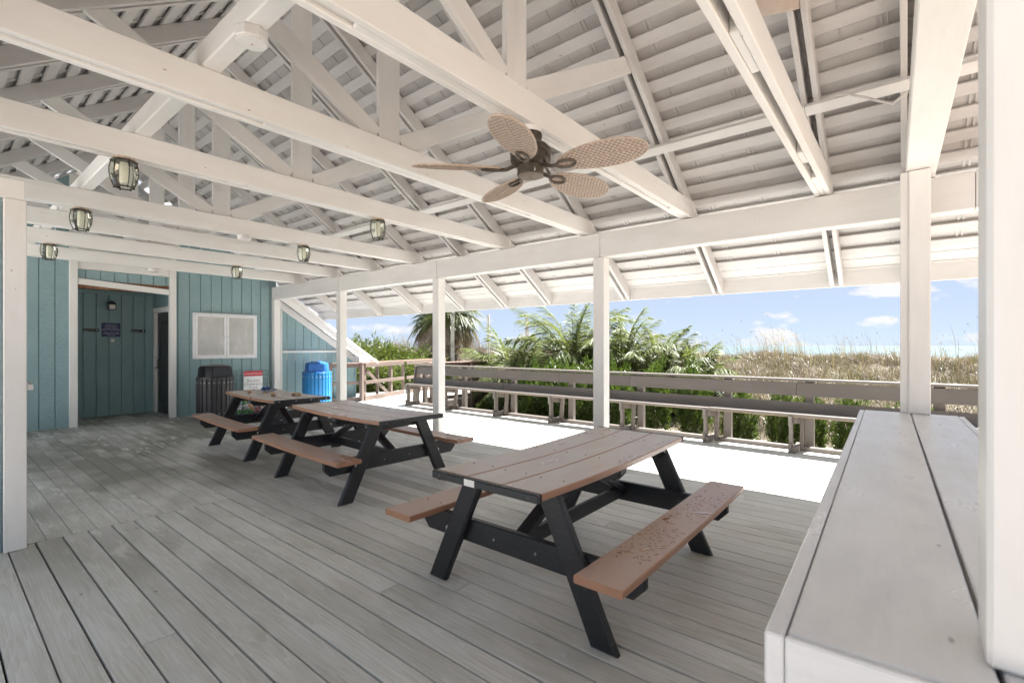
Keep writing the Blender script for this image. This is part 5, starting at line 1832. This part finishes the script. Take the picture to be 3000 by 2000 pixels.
# ---- cabbage palm with fan leaves and a skirt of dead ones
def fan_leaf(rg, rad, nseg, droop):
    """fan of pointed segments at the end of a stalk, heading +X"""
    P = []; D = []; L = []
    for i in range(nseg):
        q = (i / (nseg - 1) - 0.5) * R(255)
        d = np.array([math.cos(q), math.sin(q), 0.18 - 0.25 * abs(q) / 2])
        P.append(d * 0.06); D.append(d / np.linalg.norm(d)); L.append(rad * (0.72 + 0.28 * math.cos(q * 0.5)) * (0.9 + 0.2 * rg.random()))
    return np.array(P), np.array(D), np.array(L)
def cabbage_palm(seed, loc, th, nl, label):
    rg = np.random.default_rng(seed)
    t = empty('cabbage_palm', loc, 0, label, 'palm')
    VV = [[], []]; FF = [[], []]; TT = [[], []]; off = [0, 0]; st = MB()
    for i in range(nl):
        k = (i + 0.5) / nl
        a = i * 2.39996 + rg.normal() * 0.2
        pitch = R(80) - k * R(122)
        sl = 0.75 * (0.85 + 0.3 * rg.random())
        e = np.array([math.cos(pitch) * sl, 0, math.sin(pitch) * sl - 0.12 * k])
        P, D, L = fan_leaf(rg, 0.78, 30, 0.5)
        lp = pitch - 0.55 - 0.35 * k
        c, s = math.cos(lp), math.sin(lp)
        def tilt(V): return np.stack([V[:, 0] * c - V[:, 2] * s, V[:, 1], V[:, 0] * s + V[:, 2] * c], 1)
        P2_, D2 = tilt(P) + e, tilt(D)
        P2_, D2 = rotz(P2_, a), rotz(D2, a)
        P2_[:, 2] += th
        dead = 1 if k > 0.68 else 0
        tone = np.clip(0.7 - 0.4 * k * (1 - dead) + 0.3 * rg.random() + 0.2 * rg.normal(size=len(P)), 0, 1)
        V, F, tn = leaflet_strips(rg, P2_, D2, L, 0.042, tone, 0.25 + 0.75 * k)
        VV[dead].append(V); FF[dead].append(F + off[dead]); TT[dead].append(tn); off[dead] += len(V)
        er = rotz(e[None, :], a)[0]
        st.tube([(0, 0, th - 0.1), (er[0] * 0.5, er[1] * 0.5, th + er[2] * 0.55), (er[0], er[1], th + er[2])], [0.02, 0.014, 0.009], 5, False)
    soup('fan_leaves', np.concatenate(VV[0]), np.concatenate(FF[0]), np.concatenate(TT[0]), M['fan_leaf'], t)
    soup('dead_leaves', np.concatenate(VV[1]), np.concatenate(FF[1]), np.concatenate(TT[1]), M['dead_leaf'], t)
    st.put('leaf_stalks', M['grass_rib'], t)
    mb = MB(); mb.lathe([(0.21, -0.2), (0.19, 0.3), (0.185, th * 0.6), (0.22, th * 0.9), (0.16, th + 0.1)], 14)
    mb.put('trunk', M['bark'], t)
    mb = MB(); rs_ = random.Random(seed)      # old leaf bases on the trunk
    for j in range(90):
        a = j * 2.4; z = th * (0.1 + 0.9 * j / 90)
        p = Vector((0.19 * math.cos(a), 0.19 * math.sin(a), z))
        mb.bar(p, p + Vector((0.13 * math.cos(a), 0.13 * math.sin(a), 0.16)), 0.06, 0.02, (0, 0, 1), 0)
    mb.put('leaf_bases', M['bark'], t)
    return t
cabbage_palm(71, (-15.0, 14.3, -0.30), 2.95, 52, 'cabbage palm with a shaggy skirt of brown leaves behind the second white post')
cabbage_palm(72, (-16.9, 15.2, -0.25), 2.75, 44, 'cabbage palm half hidden behind the second white post, dark trunk at left')

# ---- weathered poles
for x, y, z1_, r_, lb in ((-10.85, 12.0, 2.50, 0.045, 'slim pale pole beside the right side of the cabbage palm'),
                          (-9.98, 13.0, 2.42, 0.05, 'slim square grey pole between the feather palms and cabbage palm'),
                          (-14.25, 13.6, 2.9, 0.09, 'smooth grey pole standing in front of the palm trunk')):
    t = empty('weathered_pole', (x, y, -0.5), 0, lb, 'pole')
    if r_ == 0.05:
        block('shaft', (-r_, -r_, 0), (r_, r_, z1_ + 0.5), M['pole'], t, 0.006)
    else:
        MB().lathe([(r_ * 1.05, 0), (r_, z1_ * 0.5), (r_ * 0.95, z1_ + 0.48), (r_ * 0.8, z1_ + 0.5)], 12).put('shaft', M['pole'], t, None, True)

# ------------------------------------------------------------------ dune grass
def zt(X, Y):
    return np.array([terrain_z(float(a), float(b)) for a, b in zip(X, Y)])
def grass(name, seed, n, ymin, ymax, hmin, hmax, wd, mat, label, lean_=0.55, ypow=1.0, clump=0.0):
    rg = np.random.default_rng(seed)
    Y = ymin + (ymax - ymin) * rg.random(n) ** ypow
    X = (-1.50 + 1.85 * rg.random(n)) * (Y + 0.5)
    if clump > 0:
        cx_ = X + 0; m = int(n * clump) // 14
        idx = rg.integers(0, n, m)
        for_ = np.repeat(idx, 14)
        tgt = rg.permutation(n)[:len(for_)]
        X[tgt] = X[for_] + rg.normal(size=len(for_)) * 0.10
        Y[tgt] = Y[for_] + rg.normal(size=len(for_)) * 0.10
    Z = zt(X, Y)
    ok = ~((X < -9.2) & (Y < 13.5)) & ~((X < -3.9) & (Y < 11.5)) & (Y > 9.3)
    X, Y, Z = X[ok], Y[ok], Z[ok]
    n = len(X)
    hp_ = np.array([mnoise.noise((float(a) * 0.55, float(c) * 0.55, 2.2)) + 0.5 * mnoise.noise((float(a) * 1.6, float(c) * 1.6, 5.2)) for a, c in zip(X, Y)])
    h_ = (hmin + (hmax - hmin) * rg.random(n) ** 1.4) * np.clip(1.0 + 0.75 * hp_, 0.35, 1.8)
    az = rg.random(n) * 2 * PI
    wind = np.array([-0.35, -0.25])
    ln_ = lean_ * (0.25 + rg.random(n))
    dx = np.cos(az) * ln_ + wind[0] * 0.5; dy = np.sin(az) * ln_ + wind[1] * 0.5
    P0 = np.stack([X, Y, Z - 0.03], 1)
    P1 = P0 + np.stack([dx * h_ * 0.35, dy * h_ * 0.35, h_ * 0.62], 1)
    P2_ = P0 + np.stack([dx * h_ * 1.05, dy * h_ * 1.05, h_ * (0.98 - 0.30 * ln_)], 1)
    s = rg.random(n) * 2 * PI
    S = np.stack([np.cos(s), np.sin(s), np.zeros(n)], 1) * (wd * (0.7 + 0.6 * rg.random(n)))[:, None] / 2
    V = np.stack([P0 - S, P0 + S, P1 - S * 0.8, P1 + S * 0.8, P2_ - S * 0.1, P2_ + S * 0.1], 1).reshape(-1, 3)
    b = np.arange(n)[:, None] * 6
    F = np.concatenate([b + np.array([[0, 1, 3, 2]]), b + np.array([[2, 3, 5, 4]])])
    patch = np.array([mnoise.noise((float(a) * 0.35, float(c) * 0.35, 7.7)) for a, c in zip(X, Y)])
    tone = np.clip(0.5 + 0.55 * patch + 0.28 * rg.normal(size=n), 0, 1)
    o = soup(name, V, F, np.repeat(tone, 6), mat, None, None, 'stuff')
    tag(o, label, 'grass')
    return P2_
grass('dry_dune_grass', 101, 95000, 10.2, 26.5, 0.18, 0.50, 0.013, M['grass_dry'], 'pale dry grass covering the dune between the deck and the sea', 0.9, 0.85, 0.5)
grass('olive_dune_grass', 102, 60000, 10.0, 26.0, 0.16, 0.46, 0.012, M['grass_green'], 'olive and green grass tufts growing among the dry dune grass', 0.7, 0.85, 0.75)
grass('low_ground_grass', 103, 9000, 9.3, 11.5, 0.05, 0.22, 0.008, M['grass_dry'], 'sparse short dry grass on the sand behind the shrubs', 0.9, 1.0, 0.6)
tips = grass('sea_oat_stalks', 104, 2600, 17.5, 26.0, 0.55, 1.45, 0.012, M['oats'], 'tall thin sea oat stalks standing along the dune crest', 0.22, 0.6, 0.5)
# seed plumes on part of the stalks
rg = np.random.default_rng(55)
P = tips[rg.random(len(tips)) < 0.4]
n = len(P)
D = np.stack([-0.5 + 0.3 * rg.normal(size=n), 0.3 * rg.normal(size=n), 0.7 * np.ones(n)], 1)
V, F, tn = leaves(rg, P - D * 0.05, D, 0.10 + 0.09 * rg.random(n), 0.016 + 0.010 * rg.random(n), rg.random(n))
tag(soup('sea_oat_plumes', V, F, tn, M['oats'], None, None, 'stuff'), 'brown seed plumes of the sea oats above the dune grass', 'grass')
